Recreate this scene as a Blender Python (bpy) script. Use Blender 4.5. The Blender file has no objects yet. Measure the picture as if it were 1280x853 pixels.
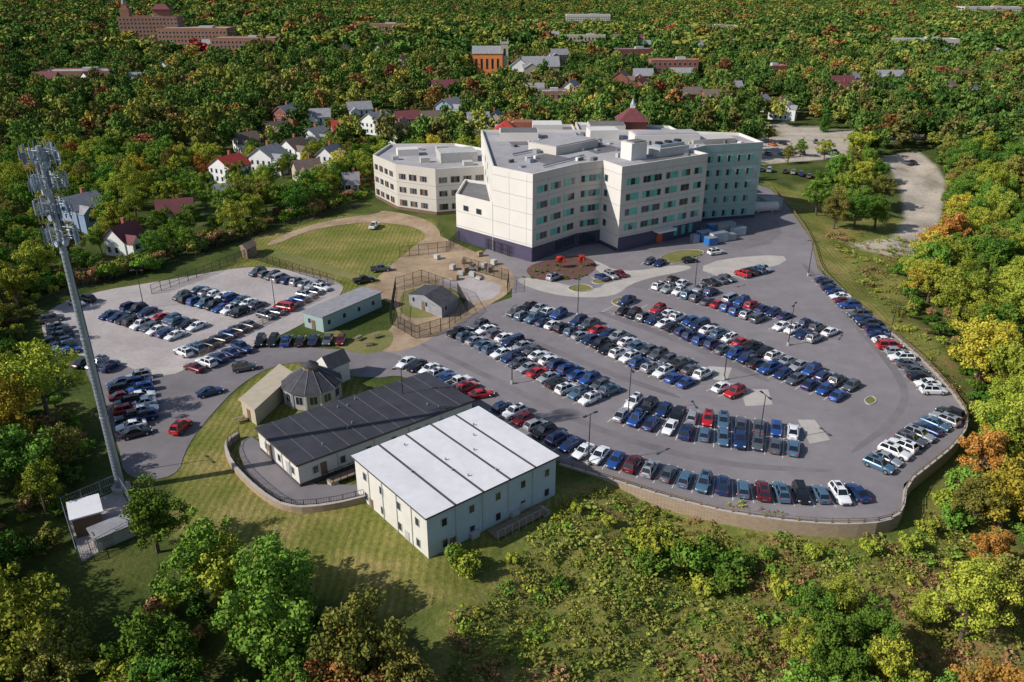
import bpy, bmesh, math, random
import numpy as np
from mathutils import Vector, Matrix
R = random.Random(7); NR = np.random.default_rng(11)
sc = bpy.context.scene
sc.view_settings.view_transform='Standard'; sc.view_settings.look='None'; sc.view_settings.exposure=0
# ---------------------------------------------------------------- survey (photo -> metres on the site)
H=68.0; F=1000.0; TH=math.radians(24.5); CT,ST=math.cos(TH),math.sin(TH)
def G(px,py,z=0.0):
    v=(py-426.5)/F; u=(px-640)/F
    t=(H-z)/(ST+v*CT)
    return (u*t,(CT-v*ST)*t)
def GP(l,z=0.0): return [G(a[0],a[1],z) for a in l]
# ---------------------------------------------------------------- materials
def newmat(name):
    m=bpy.data.materials.new(name); m.use_nodes=True
    return m,m.node_tree.nodes,m.node_tree.links,m.node_tree.nodes['Principled BSDF']
def mat(name,col,rough=0.8,var=0.15,scale=0.6,metal=0.0,coat=0.0,col2=None,bump=0.0,scale2=None,spec=0.4,amp2=.2,det2=6):
    m,n,l,b=newmat(name)
    b.inputs['Roughness'].default_value=rough; b.inputs['Metallic'].default_value=metal
    b.inputs['Coat Weight'].default_value=coat; b.inputs['Coat Roughness'].default_value=0.05
    b.inputs['Specular IOR Level'].default_value=spec
    if var<=0: b.inputs['Base Color'].default_value=(*col,1); return m
    tc=n.new('ShaderNodeTexCoord'); no=n.new('ShaderNodeTexNoise'); no.inputs['Scale'].default_value=scale
    no.inputs['Detail'].default_value=8; no.inputs['Roughness'].default_value=0.65
    l.new(tc.outputs['Object'],no.inputs['Vector'])
    r=n.new('ShaderNodeValToRGB'); r.color_ramp.elements[0].position=0.32; r.color_ramp.elements[1].position=0.68
    c2=col2 or tuple(min(1,c*(1+var)) for c in col)
    c1=col if col2 else tuple(c*(1-var) for c in col)
    r.color_ramp.elements[0].color=(*c1,1); r.color_ramp.elements[1].color=(*c2,1)
    l.new(no.outputs['Fac'],r.inputs['Fac']); out=r.outputs['Color']
    if scale2:
        n2=n.new('ShaderNodeTexNoise'); n2.inputs['Scale'].default_value=scale2; n2.inputs['Detail'].default_value=det2; n2.inputs['Roughness'].default_value=.7
        l.new(tc.outputs['Object'],n2.inputs['Vector'])
        mr=n.new('ShaderNodeMapRange'); mr.inputs['From Min'].default_value=0.3; mr.inputs['From Max'].default_value=0.7
        mr.inputs['To Min'].default_value=1-amp2; mr.inputs['To Max'].default_value=1+amp2
        l.new(n2.outputs['Fac'],mr.inputs['Value'])
        vm=n.new('ShaderNodeVectorMath'); vm.operation='SCALE'
        l.new(out,vm.inputs[0]); l.new(mr.outputs['Result'],vm.inputs['Scale']); out=vm.outputs['Vector']
    l.new(out,b.inputs['Base Color'])
    return m
M={}
M['asphalt']=mat('asphalt',(0.20,0.182,0.192),0.9,0.17,0.035,scale2=0.3,amp2=.12,det2=10)
M['asphalt_dark']=mat('asphalt_patch',(0.165,0.15,0.158),0.9,0.18,0.06,scale2=0.4,amp2=.12,det2=10)
M['gravel']=mat('gravel',(0.30,0.265,0.26),0.95,0.16,0.09,scale2=1.2,col2=(0.42,0.38,0.37),amp2=.15)
M['concrete']=mat('concrete',(0.40,0.37,0.34),0.9,0.12,0.2,scale2=1,amp2=.1)
M['kerb']=mat('kerb_concrete',(0.42,0.40,0.37),0.9,0.1,1)
M['dirt']=mat('bare_dirt',(0.22,0.15,0.09),0.95,0.2,0.12,scale2=0.8,col2=(0.40,0.30,0.20))
M['mulch']=mat('mulch',(0.11,0.055,0.045),0.95,0.25,0.5,scale2=2)
M['paint']=mat('white_road_paint',(0.62,0.62,0.60),0.7,0.2,2)
M['grass']=mat('lawn_grass',(0.115,0.13,0.03),0.95,0.2,0.12,scale2=1.3,col2=(0.21,0.185,0.065),amp2=.25)
M['white']=mat('white_panel',(0.62,0.59,0.555),0.6,0.05,0.15)
M['beige']=mat('beige_panel',(0.50,0.465,0.42),0.6,0.06,0.15)
M['tealwall']=mat('teal_grey_panel',(0.30,0.40,0.39),0.55,0.06,0.2)
M['teal']=mat('teal_glass_panel',(0.09,0.40,0.33),0.25,0.25,0.3,spec=0.6)
M['glass']=mat('dark_window_glass',(0.02,0.03,0.045),0.08,0.4,0.2,spec=0.8)
M['frame']=mat('window_frame',(0.42,0.42,0.42),0.5,0)
M['darkbase']=mat('dark_base_panel',(0.06,0.052,0.095),0.6,0.15,0.3)
M['brownp']=mat('brown_panel',(0.16,0.10,0.07),0.7,0.15,0.3)
M['roof']=mat('roof_membrane',(0.26,0.25,0.26),0.85,0.15,0.07,scale2=0.4,col2=(0.39,0.375,0.385),amp2=.12)
M['roofdark']=mat('dark_roof_membrane',(0.13,0.125,0.13),0.9,0.2,0.12,scale2=0.6)
M['joint']=mat('panel_joint',(0.25,0.24,0.23),0.8,0)
M['metal']=mat('galvanised_metal',(0.33,0.37,0.43),0.45,0.12,1.0,metal=0.5)
M['mech']=mat('mechanical_unit',(0.40,0.40,0.39),0.6,0.12,0.8)
M['black']=mat('black_metal',(0.02,0.02,0.022),0.6,0)
M['blackroof']=mat('black_rubber_roof',(0.034,0.034,0.046),0.75,0.25,0.15,scale2=0.5)
M['blackseam']=mat('black_roof_seam',(0.085,0.085,0.095),0.7,0)
M['whiteroof']=mat('white_roof_membrane',(0.62,0.615,0.64),0.7,0.07,0.12,scale2=0.8,amp2=.07)
M['seam']=mat('roof_seam',(0.07,0.06,0.06),0.8,0)
M['modwall']=mat('modular_siding',(0.60,0.58,0.53),0.7,0.07,0.4)
M['bluegrey_and_shade']=mat('container_blue_and_wall_shade',(0.40,0.47,0.52),0.7,0.07,0.4)  # container blue; also the painted shade tone on the white modular building's walls
M['trimbrown']=mat('brown_trim',(0.10,0.065,0.045),0.8,0.1,1)
M['blueTarp']=mat('blue_tarp',(0.02,0.14,0.42),0.5,0.2,1)
M['redroof']=mat('red_roof',(0.34,0.04,0.03),0.8,0.2,0.8)
M['marroon']=mat('maroon_roof',(0.14,0.04,0.045),0.8,0.2,0.8)
M['greyroof']=mat('grey_shingle',(0.24,0.24,0.26),0.9,0.2,0.8)
M['brownroof']=mat('brown_shingle',(0.15,0.11,0.09),0.9,0.2,0.8)
M['darkshingle']=mat('dark_shingle',(0.045,0.045,0.055),0.85,0.3,0.8,scale2=2)
M['housewhite']=mat('white_siding',(0.70,0.70,0.68),0.7,0.06,0.7)
M['houseblue']=mat('blue_siding',(0.22,0.30,0.42),0.7,0.1,0.7)
M['brick']=mat('red_brick',(0.26,0.095,0.065),0.9,0.2,0.5,scale2=3)
M['brick2']=mat('brown_brick',(0.30,0.15,0.10),0.9,0.2,0.5,scale2=3)
M['orangebrick']=mat('orange_brick',(0.72,0.24,0.07),0.9,0.12,0.5,scale2=3)
M['tan']=mat('tan_siding',(0.42,0.36,0.27),0.8,0.1,0.7)
M['bark']=mat('bark',(0.10,0.075,0.055),0.95,0,2)
M['orangep']=mat('orange_panel',(0.5,0.09,0.03),0.5,0.1,1)
M['wood']=mat('weathered_wood',(0.22,0.16,0.11),0.9,0.2,1.5)
def blockmat():
    m,n,l,b=newmat('retaining_block'); b.inputs['Roughness'].default_value=0.95
    g=n.new('ShaderNodeNewGeometry'); sx=n.new('ShaderNodeSeparateXYZ'); l.new(g.outputs['Position'],sx.inputs[0])
    a=n.new('ShaderNodeMath'); a.operation='ADD'; l.new(sx.outputs['X'],a.inputs[0]); l.new(sx.outputs['Y'],a.inputs[1])
    c=n.new('ShaderNodeCombineXYZ'); l.new(a.outputs[0],c.inputs['X']); l.new(sx.outputs['Z'],c.inputs['Y'])
    br=n.new('ShaderNodeTexBrick'); br.inputs['Scale'].default_value=1.0
    br.inputs['Brick Width'].default_value=0.45; br.inputs['Row Height'].default_value=0.2; br.inputs['Mortar Size'].default_value=0.015
    br.inputs['Color1'].default_value=(0.40,0.30,0.21,1); br.inputs['Color2'].default_value=(0.33,0.245,0.17,1); br.inputs['Mortar'].default_value=(0.17,0.13,0.09,1)
    l.new(c.outputs[0],br.inputs['Vector']); l.new(br.outputs['Color'],b.inputs['Base Color']); return m
M['block']=blockmat()
# ---------------------------------------------------------------- mesh builder
class MB:
    def __init__(s): s.v=[]; s.f=[]; s.m=[]; s.mats=[]
    def mi(s,k):
        if k not in s.mats: s.mats.append(k)
        return s.mats.index(k)
    def face(s,pts,k):
        b=len(s.v); s.v+= [tuple(p) for p in pts]; s.f.append(tuple(range(b,b+len(pts)))); s.m.append(s.mi(k))
    def hexa(s,p,k):
        b=len(s.v); s.v+=[tuple(q) for q in p]
        for f in ((3,2,1,0),(4,5,6,7),(0,1,5,4),(1,2,6,5),(2,3,7,6),(3,0,4,7)):
            s.f.append(tuple(b+i for i in f)); s.m.append(s.mi(k))
    def box(s,c,size,k,rot=0.0,taper=1.0):
        x,y,z=[a/2 for a in size]; cr,sr=math.cos(rot),math.sin(rot); p=[]
        for zz,tp in ((-z,1),(z,taper)):
            for sx,sy in ((-1,-1),(1,-1),(1,1),(-1,1)):
                a,b=sx*x*tp,sy*y*tp; p.append((c[0]+a*cr-b*sr,c[1]+a*sr+b*cr,c[2]+zz))
        s.hexa(p,k)
    def prism(s,poly,z0,z1,k,ktop=None):
        n=len(poly)
        for i in range(n):
            a,b=poly[i],poly[(i+1)%n]
            s.face([(a[0],a[1],z0),(b[0],b[1],z0),(b[0],b[1],z1),(a[0],a[1],z1)],k)
        s.face([(a[0],a[1],z1) for a in poly],ktop or k)
    def cyl(s,p0,p1,r0,r1,k,n=8,cap=True):
        p0=Vector(p0);p1=Vector(p1);d=(p1-p0)
        if d.length<1e-6:return
        d.normalize(); a=d.orthogonal().normalized(); b=d.cross(a); base=len(s.v)
        for q,r in ((p0,r0),(p1,r1)):
            for i in range(n):
                t=2*math.pi*i/n; s.v.append(tuple(q+a*math.cos(t)*r+b*math.sin(t)*r))
        for i in range(n):
            j=(i+1)%n; s.f.append((base+i,base+j,base+n+j,base+n+i)); s.m.append(s.mi(k))
        if cap:
            s.f.append(tuple(base+n+i for i in range(n))); s.m.append(s.mi(k))
            s.f.append(tuple(base+n-1-i for i in range(n))); s.m.append(s.mi(k))
    def mesh(s,name):
        me=bpy.data.meshes.new(name); me.from_pydata(s.v,[],s.f)
        for k in s.mats: me.materials.append(M[k] if isinstance(k,str) else k)
        me.polygons.foreach_set('material_index',s.m); me.update(); return me
    def obj(s,name,parent=None,loc=(0,0,0),rz=0.0):
        o=bpy.data.objects.new(name,s.mesh(name)); sc.collection.objects.link(o)
        o.location=loc; o.rotation_euler=(0,0,rz)
        if parent: o.parent=parent
        return o
def empty(name,loc=(0,0,0),rz=0.0):
    o=bpy.data.objects.new(name,None); sc.collection.objects.link(o); o.location=loc; o.rotation_euler=(0,0,rz); return o
def chaikin(p,it=2):
    for _ in range(it):
        q=[]
        for i in range(len(p)):
            a,b=p[i],p[(i+1)%len(p)]
            q+=[(a[0]*.75+b[0]*.25,a[1]*.75+b[1]*.25),(a[0]*.25+b[0]*.75,a[1]*.25+b[1]*.75)]
        p=q
    return p
def inpoly(x,y,poly):
    x=np.asarray(x,float);y=np.asarray(y,float);r=np.zeros(x.shape,bool);n=len(poly)
    for i in range(n):
        x0,y0=poly[i];x1,y1=poly[(i+1)%n]
        if y0==y1: continue
        c=((y0>y)!=(y1>y))&(x<(x1-x0)*(y-y0)/(y1-y0)+x0); r^=c
    return r
def distpoly(x,y,poly):
    d=np.full(np.shape(x),1e9);n=len(poly)
    for i in range(n):
        x0,y0=poly[i];x1,y1=poly[(i+1)%n];dx,dy=x1-x0,y1-y0;L=dx*dx+dy*dy+1e-9
        t=np.clip(((x-x0)*dx+(y-y0)*dy)/L,0,1); d=np.minimum(d,np.hypot(x-x0-t*dx,y-y0-t*dy))
    return d
def sm(a,b,x):
    t=np.clip((x-a)/(b-a),0,1); return t*t*(3-2*t)
# ---------------------------------------------------------------- terrain
WALLPX=[(700,580),(757,597),(810,614),(860,628),(910,640),(960,648),(1010,653),(1060,655),(1105,652),(1126,640),(1130,605),(1160,582),(1190,558),(1209,530),(1200,505),(1160,458),(1110,414),(1070,382),(1040,355),(1022,335),(1014,300),(985,258),(962,236)]
LOTEDGE=GP(WALLPX)
PLATEAU=[(-3000,20),G(-100,800),G(60,760),G(200,705),G(330,668),G(465,655),G(540,712),G(700,615)]+[ (x,y) for x,y in LOTEDGE[1:]]+[G(1000,212),(170,330),(400,480),(3000,600),(3000,30000),(-3000,30000)]
def terr(x,y):
    x=np.asarray(x,float);y=np.asarray(y,float)
    d=distpoly(x,y,PLATEAU); ins=inpoly(x,y,PLATEAU); sd=np.where(ins,-d,d); d=np.where(ins,0,d)
    wall=sm(12,22,x)*(1-sm(150,190,y))
    h=-0.06-1.9*wall*sm(-1.6,-.1,sd)-9*(1-np.exp(-d/75))
    h=h+sm(0,12,d)*(0.5*np.sin(x*.21+y*.13)+0.35*np.sin(x*.37-y*.29))
    far=sm(450,1500,y)
    h=h+far*(14*np.sin(x*.0021+1.3)*np.sin(y*.0027)+8*np.sin(x*.006+y*.003)-4)+far*14*sm(200,-900,x)*0+far*18*(1-sm(-900,-100,x))
    return h
def axis(lo,hi,step,outer):
    a=list(np.arange(lo,hi+.01,step)); s=step; p=hi
    while p<outer: s=min(s*1.12,260); p+=s; a.append(p)
    s=step;p=lo; b=[]
    while p>-outer: s=min(s*1.12,260); p-=s; b.append(p)
    return np.array(b[::-1]+a)
xs=axis(-130,190,1.3,9000); ys=axis(36,330,1.3,12000); ys=ys[ys>-300]
X,Y=np.meshgrid(xs,ys); Z=terr(X,Y); nx,ny=len(xs),len(ys)
co=np.stack([X.ravel(),Y.ravel(),Z.ravel()],1)
i=np.arange(nx*ny).reshape(ny,nx); fc=np.stack([i[:-1,:-1],i[:-1,1:],i[1:,1:],i[1:,:-1]],-1).reshape(-1,4)
me=bpy.data.meshes.new('terrain'); me.from_pydata(co.tolist(),[],fc.tolist()); me.polygons.foreach_set('use_smooth',[True]*len(fc))
LAWN=[GP([(345,452),(225,560),(222,670),(330,700),(470,760),(590,740),(590,700),(700,620),(500,560),(440,470)]),
      GP([(190,372),(300,330),(330,290),(430,268),(540,275),(560,330),(430,372),(400,345),(300,332)]),
      GP([(950,225),(1005,240),(1030,285),(1060,330),(1110,390),(1090,390),(1020,330),(985,262)])]
MEADOW=GP([(700,618),(760,606),(1130,660),(1215,560),(1150,440),(1040,300),(1000,230),(1050,215),(1180,290),(1120,330),(1150,400),(1190,440),(1240,530),(1230,620),(1300,720),(1500,1100),(540,1100),(560,770),(600,740)])
PALE=[GP([(1105,198),(1145,190),(1180,216),(1174,280),(1155,302),(1115,300),(1140,260),(1132,225)]),GP([(955,172),(1000,166),(1060,170),(1060,196),(950,205)]),GP([(1070,298),(1170,282),(1190,298),(1110,308)]),
 GP([(930,160),(1100,176),(1280,160),(1280,152),(1100,168),(935,152)])]
xr,yr=co[:,0],co[:,1]
def mask(polys,soft=1.5):
    r=np.zeros(len(xr))
    for p in polys:
        d=distpoly(xr,yr,p); r=np.maximum(r,np.where(inpoly(xr,yr,p),1,1-sm(0,soft,d)))
    return r
col=np.stack([mask(LAWN),mask(PALE,2.5),mask([MEADOW],4),np.ones(len(xr))],1)
at=me.color_attributes.new('zone','FLOAT_COLOR','POINT'); at.data.foreach_set('color',col.ravel())
m,n,l,b=newmat('terrain_ground'); b.inputs['Roughness'].default_value=1; b.inputs['Specular IOR Level'].default_value=0.1
tc=n.new('ShaderNodeTexCoord')
def noise(s,d=6,r=.6):
    q=n.new('ShaderNodeTexNoise'); q.inputs['Scale'].default_value=s;q.inputs['Detail'].default_value=d;q.inputs['Roughness'].default_value=r
    l.new(tc.outputs['Object'],q.inputs['Vector']); return q.outputs['Fac']
def ramp(f,st):
    q=n.new('ShaderNodeValToRGB'); e=q.color_ramp.elements
    while len(e)<len(st): e.new(.5)
    for a,(p,c) in zip(e,st): a.position=p;a.color=(*c,1)
    l.new(f,q.inputs['Fac']); return q.outputs['Color']
def mix(f,a,c,mode='MIX'):
    q=n.new('ShaderNodeMix'); q.data_type='RGBA'; q.blend_type=mode
    if hasattr(f,'is_linked'): l.new(f,q.inputs['Factor'])
    else: q.inputs['Factor'].default_value=f
    l.new(a,q.inputs['A']); l.new(c,q.inputs['B']); return q.outputs['Result']
forest=ramp(noise(.08),[(.3,(.035,.055,.014)),(.5,(.065,.09,.022)),(.7,(.12,.12,.04))])
lawn=ramp(noise(.07,8,.65),[(.3,(.105,.135,.026)),(.48,(.165,.17,.045)),(.60,(.25,.215,.08)),(.75,(.29,.23,.11))])
wv=n.new('ShaderNodeTexWave'); wv.inputs['Scale'].default_value=.27; wv.inputs['Distortion'].default_value=2.5; wv.inputs['Detail Scale'].default_value=.5; l.new(tc.outputs['Object'],wv.inputs['Vector'])
lawn=mix(.42,lawn,ramp(wv.outputs['Fac'],[(.3,(.68,.72,.65)),(.7,(1.3,1.25,1.2))]),'MULTIPLY')
mead=ramp(noise(.06,12,.75),[(.32,(.085,.125,.022)),(.46,(.14,.165,.04)),(.56,(.21,.19,.06)),(.67,(.27,.155,.08))])
pale=ramp(noise(.12,8,.7),[(.3,(.26,.23,.18)),(.45,(.40,.35,.30)),(.7,(.52,.46,.41))])
vc=n.new('ShaderNodeVertexColor'); vc.layer_name='zone'; sp=n.new('ShaderNodeSeparateColor'); l.new(vc.outputs['Color'],sp.inputs[0])
c=mix(sp.outputs['Blue'],forest,mead); c=mix(sp.outputs['Red'],c,lawn); c=mix(sp.outputs['Green'],c,pale)
c=mix(.85,c,ramp(noise(1.6,9,.8),[(.3,(.45,.48,.45)),(.7,(1.5,1.45,1.35))]),'MULTIPLY')
l.new(c,b.inputs['Base Color'])
bp=n.new('ShaderNodeBump'); bp.inputs['Strength'].default_value=.7; bp.inputs['Distance'].default_value=.35; l.new(noise(1.3,6,.7),bp.inputs['Height']); l.new(bp.outputs['Normal'],b.inputs['Normal'])
me.materials.append(m); me.update()
o=bpy.data.objects.new('terrain',me); sc.collection.objects.link(o)
# ---------------------------------------------------------------- ground sheets
def kerb(px,h=.13,w_=.18,sm_=2):
    p=chaikin(GP(px),sm_); n_=len(p); mb=MB(); inn=offset_poly(p,w_)
    for i in range(n_):
        a,b,c_,d_=p[i],p[(i+1)%n_],inn[(i+1)%n_],inn[i]
        mb.face([(*a,0),(*b,0),(*b,h),(*a,h)],'kerb'); mb.face([(*a,h),(*b,h),(*c_,h),(*d_,h)],'kerb'); mb.face([(*c_,0),(*d_,0),(*d_,h),(*c_,h)],'kerb')
    mb.obj('kerb')
def offset_poly(p,d):
    n=len(p);out=[]
    for i in range(n):
        a,b,c=Vector(p[i-1]),Vector(p[i]),Vector(p[(i+1)%n]); e1=(b-a).normalized();e2=(c-b).normalized()
        n1=Vector((-e1.y,e1.x));n2=Vector((-e2.y,e2.x)); mm=(n1+n2); mm=mm/max(.3,mm.length_squared)*2
        out.append((b.x+mm.x*d,b.y+mm.y*d))
    return out
def sheet(name,px,z,k,smooth=2,world=False):
    p=px if world else GP(px)
    if smooth: p=chaikin(p,smooth)
    mb=MB(); mb.face([(a,b_,z) for a,b_ in p],k); return mb.obj(name)
asp=[(425,470),(430,452),(500,438),(560,410),(600,385),(640,372),(640,350),(600,320),(620,300),(700,300),(870,270),(945,240),(940,229)]+WALLPX[::-1][:-1]+[(700,578),(650,548),(600,512),(560,490),(500,470)]
sheet('parking_lot_asphalt',asp,0.0,'asphalt',0)
sheet('access_road',[(505,440),(430,438),(330,430),(250,452),(190,462),(120,440),(100,452),(125,500),(150,560),(155,600),(222,598),(232,560),(262,520),(300,480),(345,455),(400,452),(430,472),(505,472)],0.012,'asphalt_dark',2)
sheet('gravel_parking_lot',[(48,392),(110,366),(200,352),(300,334),(345,334),(432,352),(425,372),(392,398),(340,425),(240,462),(190,470),(130,448),(60,440)],0.020,'gravel',2)
sheet('construction_dirt',[(432,372),(470,350),(490,330),(540,290),(560,300),(600,318),(640,335),(645,362),(600,388),(560,412),(505,442),(440,442),(470,425),(490,410),(500,390),(480,372)],0.006,'dirt',2)
sheet('dirt_path',[(330,305),(380,283),(430,272),(470,268),(480,262),(540,275),(556,300),(520,335),(480,352),(475,345),(505,325),(535,300),(525,285),(480,278),(430,280),(380,290),(340,308)],0.018,'dirt',2)
sheet('grass_strip',[(345,312),(400,328),(450,345),(480,350),(470,358),(420,345),(340,320)],0.024,'grass',2)
sheet('grass_strip',[(500,392),(520,400),(560,392),(590,372),(575,362),(540,358),(505,362),(498,378)],0.016,'grass',2)
sheet('gravel_yard',[(540,352),(580,345),(628,355),(622,372),(590,380),(570,362)],0.021,'gravel',1)
sheet('entrance_concrete_path',[(640,352),(660,345),(745,365),(760,350),(735,328),(745,325),(775,342),(850,330),(872,336),(790,352),(770,372),(700,372)],0.017,'concrete',2)
sheet('mulch_bed',[(655,338),(670,328),(725,318),(750,330),(735,346),(700,352),(668,350)],0.03,'mulch',2)
for i_,q in enumerate([[(760,376),(775,386),(798,378),(785,370)],[(705,360),(722,367),(746,362),(730,354)],[(820,322),(835,332),(870,325),(885,313),(850,312)],[(735,352),(750,357),(775,350),(760,346)],[(1078,500),(1086,508),(1098,502),(1090,494)]]):
    sheet('grass_island',q,0.03+.004*i_,'grass',2); kerb(q)
sheet('concrete_pad',[(870,336),(905,323),(978,318),(985,328),(940,340),(905,348)],0.014,'concrete',1)
sheet('loading_yard',[(860,300),(880,272),(970,268),(980,300),(905,318)],0.010,'asphalt_dark',1)
sheet('concrete_pad',[(925,487),(960,487),(966,506),(932,508)],0.018,'concrete',0)
sheet('concrete_pad',[(997,525),(1018,525),(1038,550),(1012,555)],0.018,'concrete',0)
sheet('concrete_pad',[(885,458),(915,460),(909,476),(892,475)],0.018,'concrete',0)
sheet('concrete_pad',[(185,462),(230,456),(228,466),(190,472)],0.026,'concrete',1)
sheet('grass_verge',[(440,428),(465,415),(490,412),(492,430),(470,443),(430,440),(400,415),(420,410)],0.028,'grass',1)
for q in [[(520,430),(640,490),(760,548),(900,585),(1040,592),(1040,586),(900,578),(760,540),(640,482),(525,426)],[(1000,330),(1060,400),(1130,480),(1120,520),(1060,565),(1068,568),(1130,524),(1140,478),(1068,398),(1006,328)],[(640,420),(760,470),(850,500),(850,494),(760,463),(646,415)],[(745,392),(840,425),(960,480),(962,474),(845,419),(752,388)]]:
    sheet('asphalt_sealed_lane',q,0.004,'asphalt_dark',2)
# ---------------------------------------------------------------- retaining walls / rails / fences
def along(pts,step):
    out=[];acc=0.0
    for (x0,y0),(x1,y1) in zip(pts[:-1],pts[1:]):
        L=math.hypot(x1-x0,y1-y0)
        while acc<=L:
            t=acc/L; out.append((x0+(x1-x0)*t,y0+(y1-y0)*t,math.atan2(y1-y0,x1-x0))); acc+=step
        acc-=L
    return out
def smooth_open(p,it=2):
    for _ in range(it):
        q=[p[0]]
        for a,b in zip(p[:-1],p[1:]): q+=[(a[0]*.75+b[0]*.25,a[1]*.75+b[1]*.25),(a[0]*.25+b[0]*.75,a[1]*.25+b[1]*.75)]
        p=q+[p[-1]]
    return p
def retwall(name,pts,z0,z1,th=.45,k='block',kc='concrete'):
    mb=MB(); n=len(pts); L=[];Rr=[]
    for i in range(n):
        a=pts[max(0,i-1)];b=pts[min(n-1,i+1)];dx,dy=b[0]-a[0],b[1]-a[1];q=math.hypot(dx,dy)
        nxx,nyy=dy/q,-dx/q; L.append((pts[i][0]+nxx*th,pts[i][1]+nyy*th));Rr.append(pts[i])
    for i in range(n-1):
        a,b,c,d=L[i],L[i+1],Rr[i+1],Rr[i]
        mb.face([(*a,z0),(*b,z0),(*b,z1),(*a,z1)],k); mb.face([(*c,z0),(*d,z0),(*d,z1),(*c,z1)],k)
        mb.face([(*a,z1),(*b,z1),(*c,z1),(*d,z1)],kc)
    return mb.obj(name)
retwall('retaining_wall',smooth_open(LOTEDGE[:19],1),-5.5,.22)
DECK=GP([(300,548),(283,560),(292,585),(325,618),(360,640),(410,637),(462,624)])
retwall('retaining_wall',smooth_open(DECK,2),-1.2,1.0,.5)
def rail(name,pts,h,k,step=2.5,bars=0,post=.1,levels=(1.0,.5)):
    mb=MB()
    for x,y,a in along(pts,step): mb.box((x,y,h/2),(post,post,h),k,a)
    for (x0,y0),(x1,y1) in zip(pts[:-1],pts[1:]):
        L=math.hypot(x1-x0,y1-y0);a=math.atan2(y1-y0,x1-x0)
        for lv in levels: mb.box(((x0+x1)/2,(y0+y1)/2,h*lv-.04),(L,post*.5,post*.7),k,a)
    if bars:
        for x,y,a in along(pts,bars): mb.box((x,y,h*.52),(.035,.035,h*.9),k,a)
    return mb.obj(name)
ge=smooth_open(LOTEDGE,1)
def off(pts,d):
    out=[]
    for i in range(len(pts)):
        a=pts[max(0,i-1)];b=pts[min(len(pts)-1,i+1)];dx,dy=b[0]-a[0],b[1]-a[1];q=math.hypot(dx,dy); out.append((pts[i][0]+dy/q*d,pts[i][1]-dx/q*d))
    return out
rail('guard_rail',off(ge,.22),1.0,'wood',2.2,0,.14,(1.0,.65))
rail('deck_railing',smooth_open(DECK,1),1.9,'black',1.8,.35,.08,(1.0,.6))
def fence(px,h=2.4,k='black'): rail('security_fence',GP(px),h,k,2.6,.3,.1,(1.0,.5,.08))
fence([(190,368),(240,350),(310,322),(360,338),(418,356)])
fence([(45,385),(110,360),(165,345),(230,325),(330,292),(455,258)],2)
fence([(488,405),(495,362),(528,352),(572,368),(585,392),(560,412),(520,424),(488,405)],3)
fence([(500,322),(560,315),(575,300),(640,322)],3)
fence([(580,335),(636,352),(634,368)],3)
fence([(80,640),(150,610),(180,660),(100,705),(80,640)],2.4,'metal')
fence([(250,447),(330,405),(400,372)],1.2,'wood')
sheet('service_deck',[(296,556),(320,545),(375,608),(462,608),(462,622),(400,634),(355,632),(310,600)],.30,'asphalt_dark',1)
sheet('compound_gravel',[(82,641),(150,612),(178,658),(102,702)],.004,'gravel',0)
# ---------------------------------------------------------------- car meshes
paint={}
for nm,c,w in [('white',(.72,.73,.75),20),('black',(.012,.012,.015),14),('silver',(.34,.36,.39),12),('grey',(.10,.11,.13),14),('navy',(.012,.035,.13),24),('blue',(.02,.08,.30),8),('red',(.42,.012,.015),6.5),('steelblue',(.08,.16,.25),10),('maroon',(.14,.01,.015),2),('orange',(.55,.14,.02),.4)]:
    paint[nm]=(mat('car_paint_'+nm,c,.3,0,metal=.25 if nm not in('white','red') else 0,coat=.9),w)
M['cglass']=mat('car_glass',(.012,.015,.02),.05,0,spec=.9); M['tyre']=mat('tyre_rubber',(.015,.015,.015),.9,0); M['rim']=mat('wheel_rim',(.45,.46,.48),.35,0,metal=.8)
M['hl']=mat('headlight_lens',(.7,.72,.75),.15,0); M['tl']=mat('tail_light_lens',(.4,.01,.01),.2,0); M['PAINT']=paint['white'][0]
KIND={
 'sedan':dict(st=[(-2.38,.70,.38,.78),(-2.25,.85,.27,.93),(-1.5,.90,.22,.99),(-.3,.91,.2,.97),(.9,.91,.2,.95),(1.7,.88,.22,.84),(2.2,.80,.25,.70),(2.38,.62,.32,.58)],gb=(-1.85,1.05),gt=(-.95,.25),zb=.93,zt=1.44),
 'hatch':dict(st=[(-2.1,.72,.36,.85),(-2.0,.84,.27,1.0),(-1.2,.88,.22,1.03),(.6,.88,.2,.98),(1.4,.86,.22,.88),(1.9,.78,.25,.74),(2.08,.62,.32,.6)],gb=(-2.0,1.0),gt=(-1.5,.25),zb=.96,zt=1.5),
 'suv':dict(st=[(-2.35,.76,.42,.95),(-2.25,.90,.32,1.10),(-1.4,.94,.27,1.13),(.5,.94,.25,1.10),(1.2,.93,.25,1.06),(1.9,.90,.28,.98),(2.25,.80,.32,.86),(2.38,.66,.4,.72)],gb=(-2.22,1.05),gt=(-1.85,.45),zb=1.06,zt=1.72),
 'van':dict(st=[(-2.55,.80,.40,1.0),(-2.45,.95,.3,1.15),(-1.0,.98,.25,1.15),(1.3,.98,.25,1.10),(2.1,.92,.28,.98),(2.5,.72,.4,.75)],gb=(-2.45,1.75),gt=(-2.3,.8),zb=1.1,zt=1.85),
 'pickup':dict(st=[(-2.8,.85,.5,1.05),(-2.75,.95,.42,1.1),(-1.0,.97,.35,1.12),(.6,.97,.35,1.12),(1.6,.96,.35,1.10),(2.5,.90,.4,1.02),(2.75,.74,.45,.85)],gb=(-1.05,1.25),gt=(-.85,.55),zb=1.1,zt=1.82)}
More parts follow.
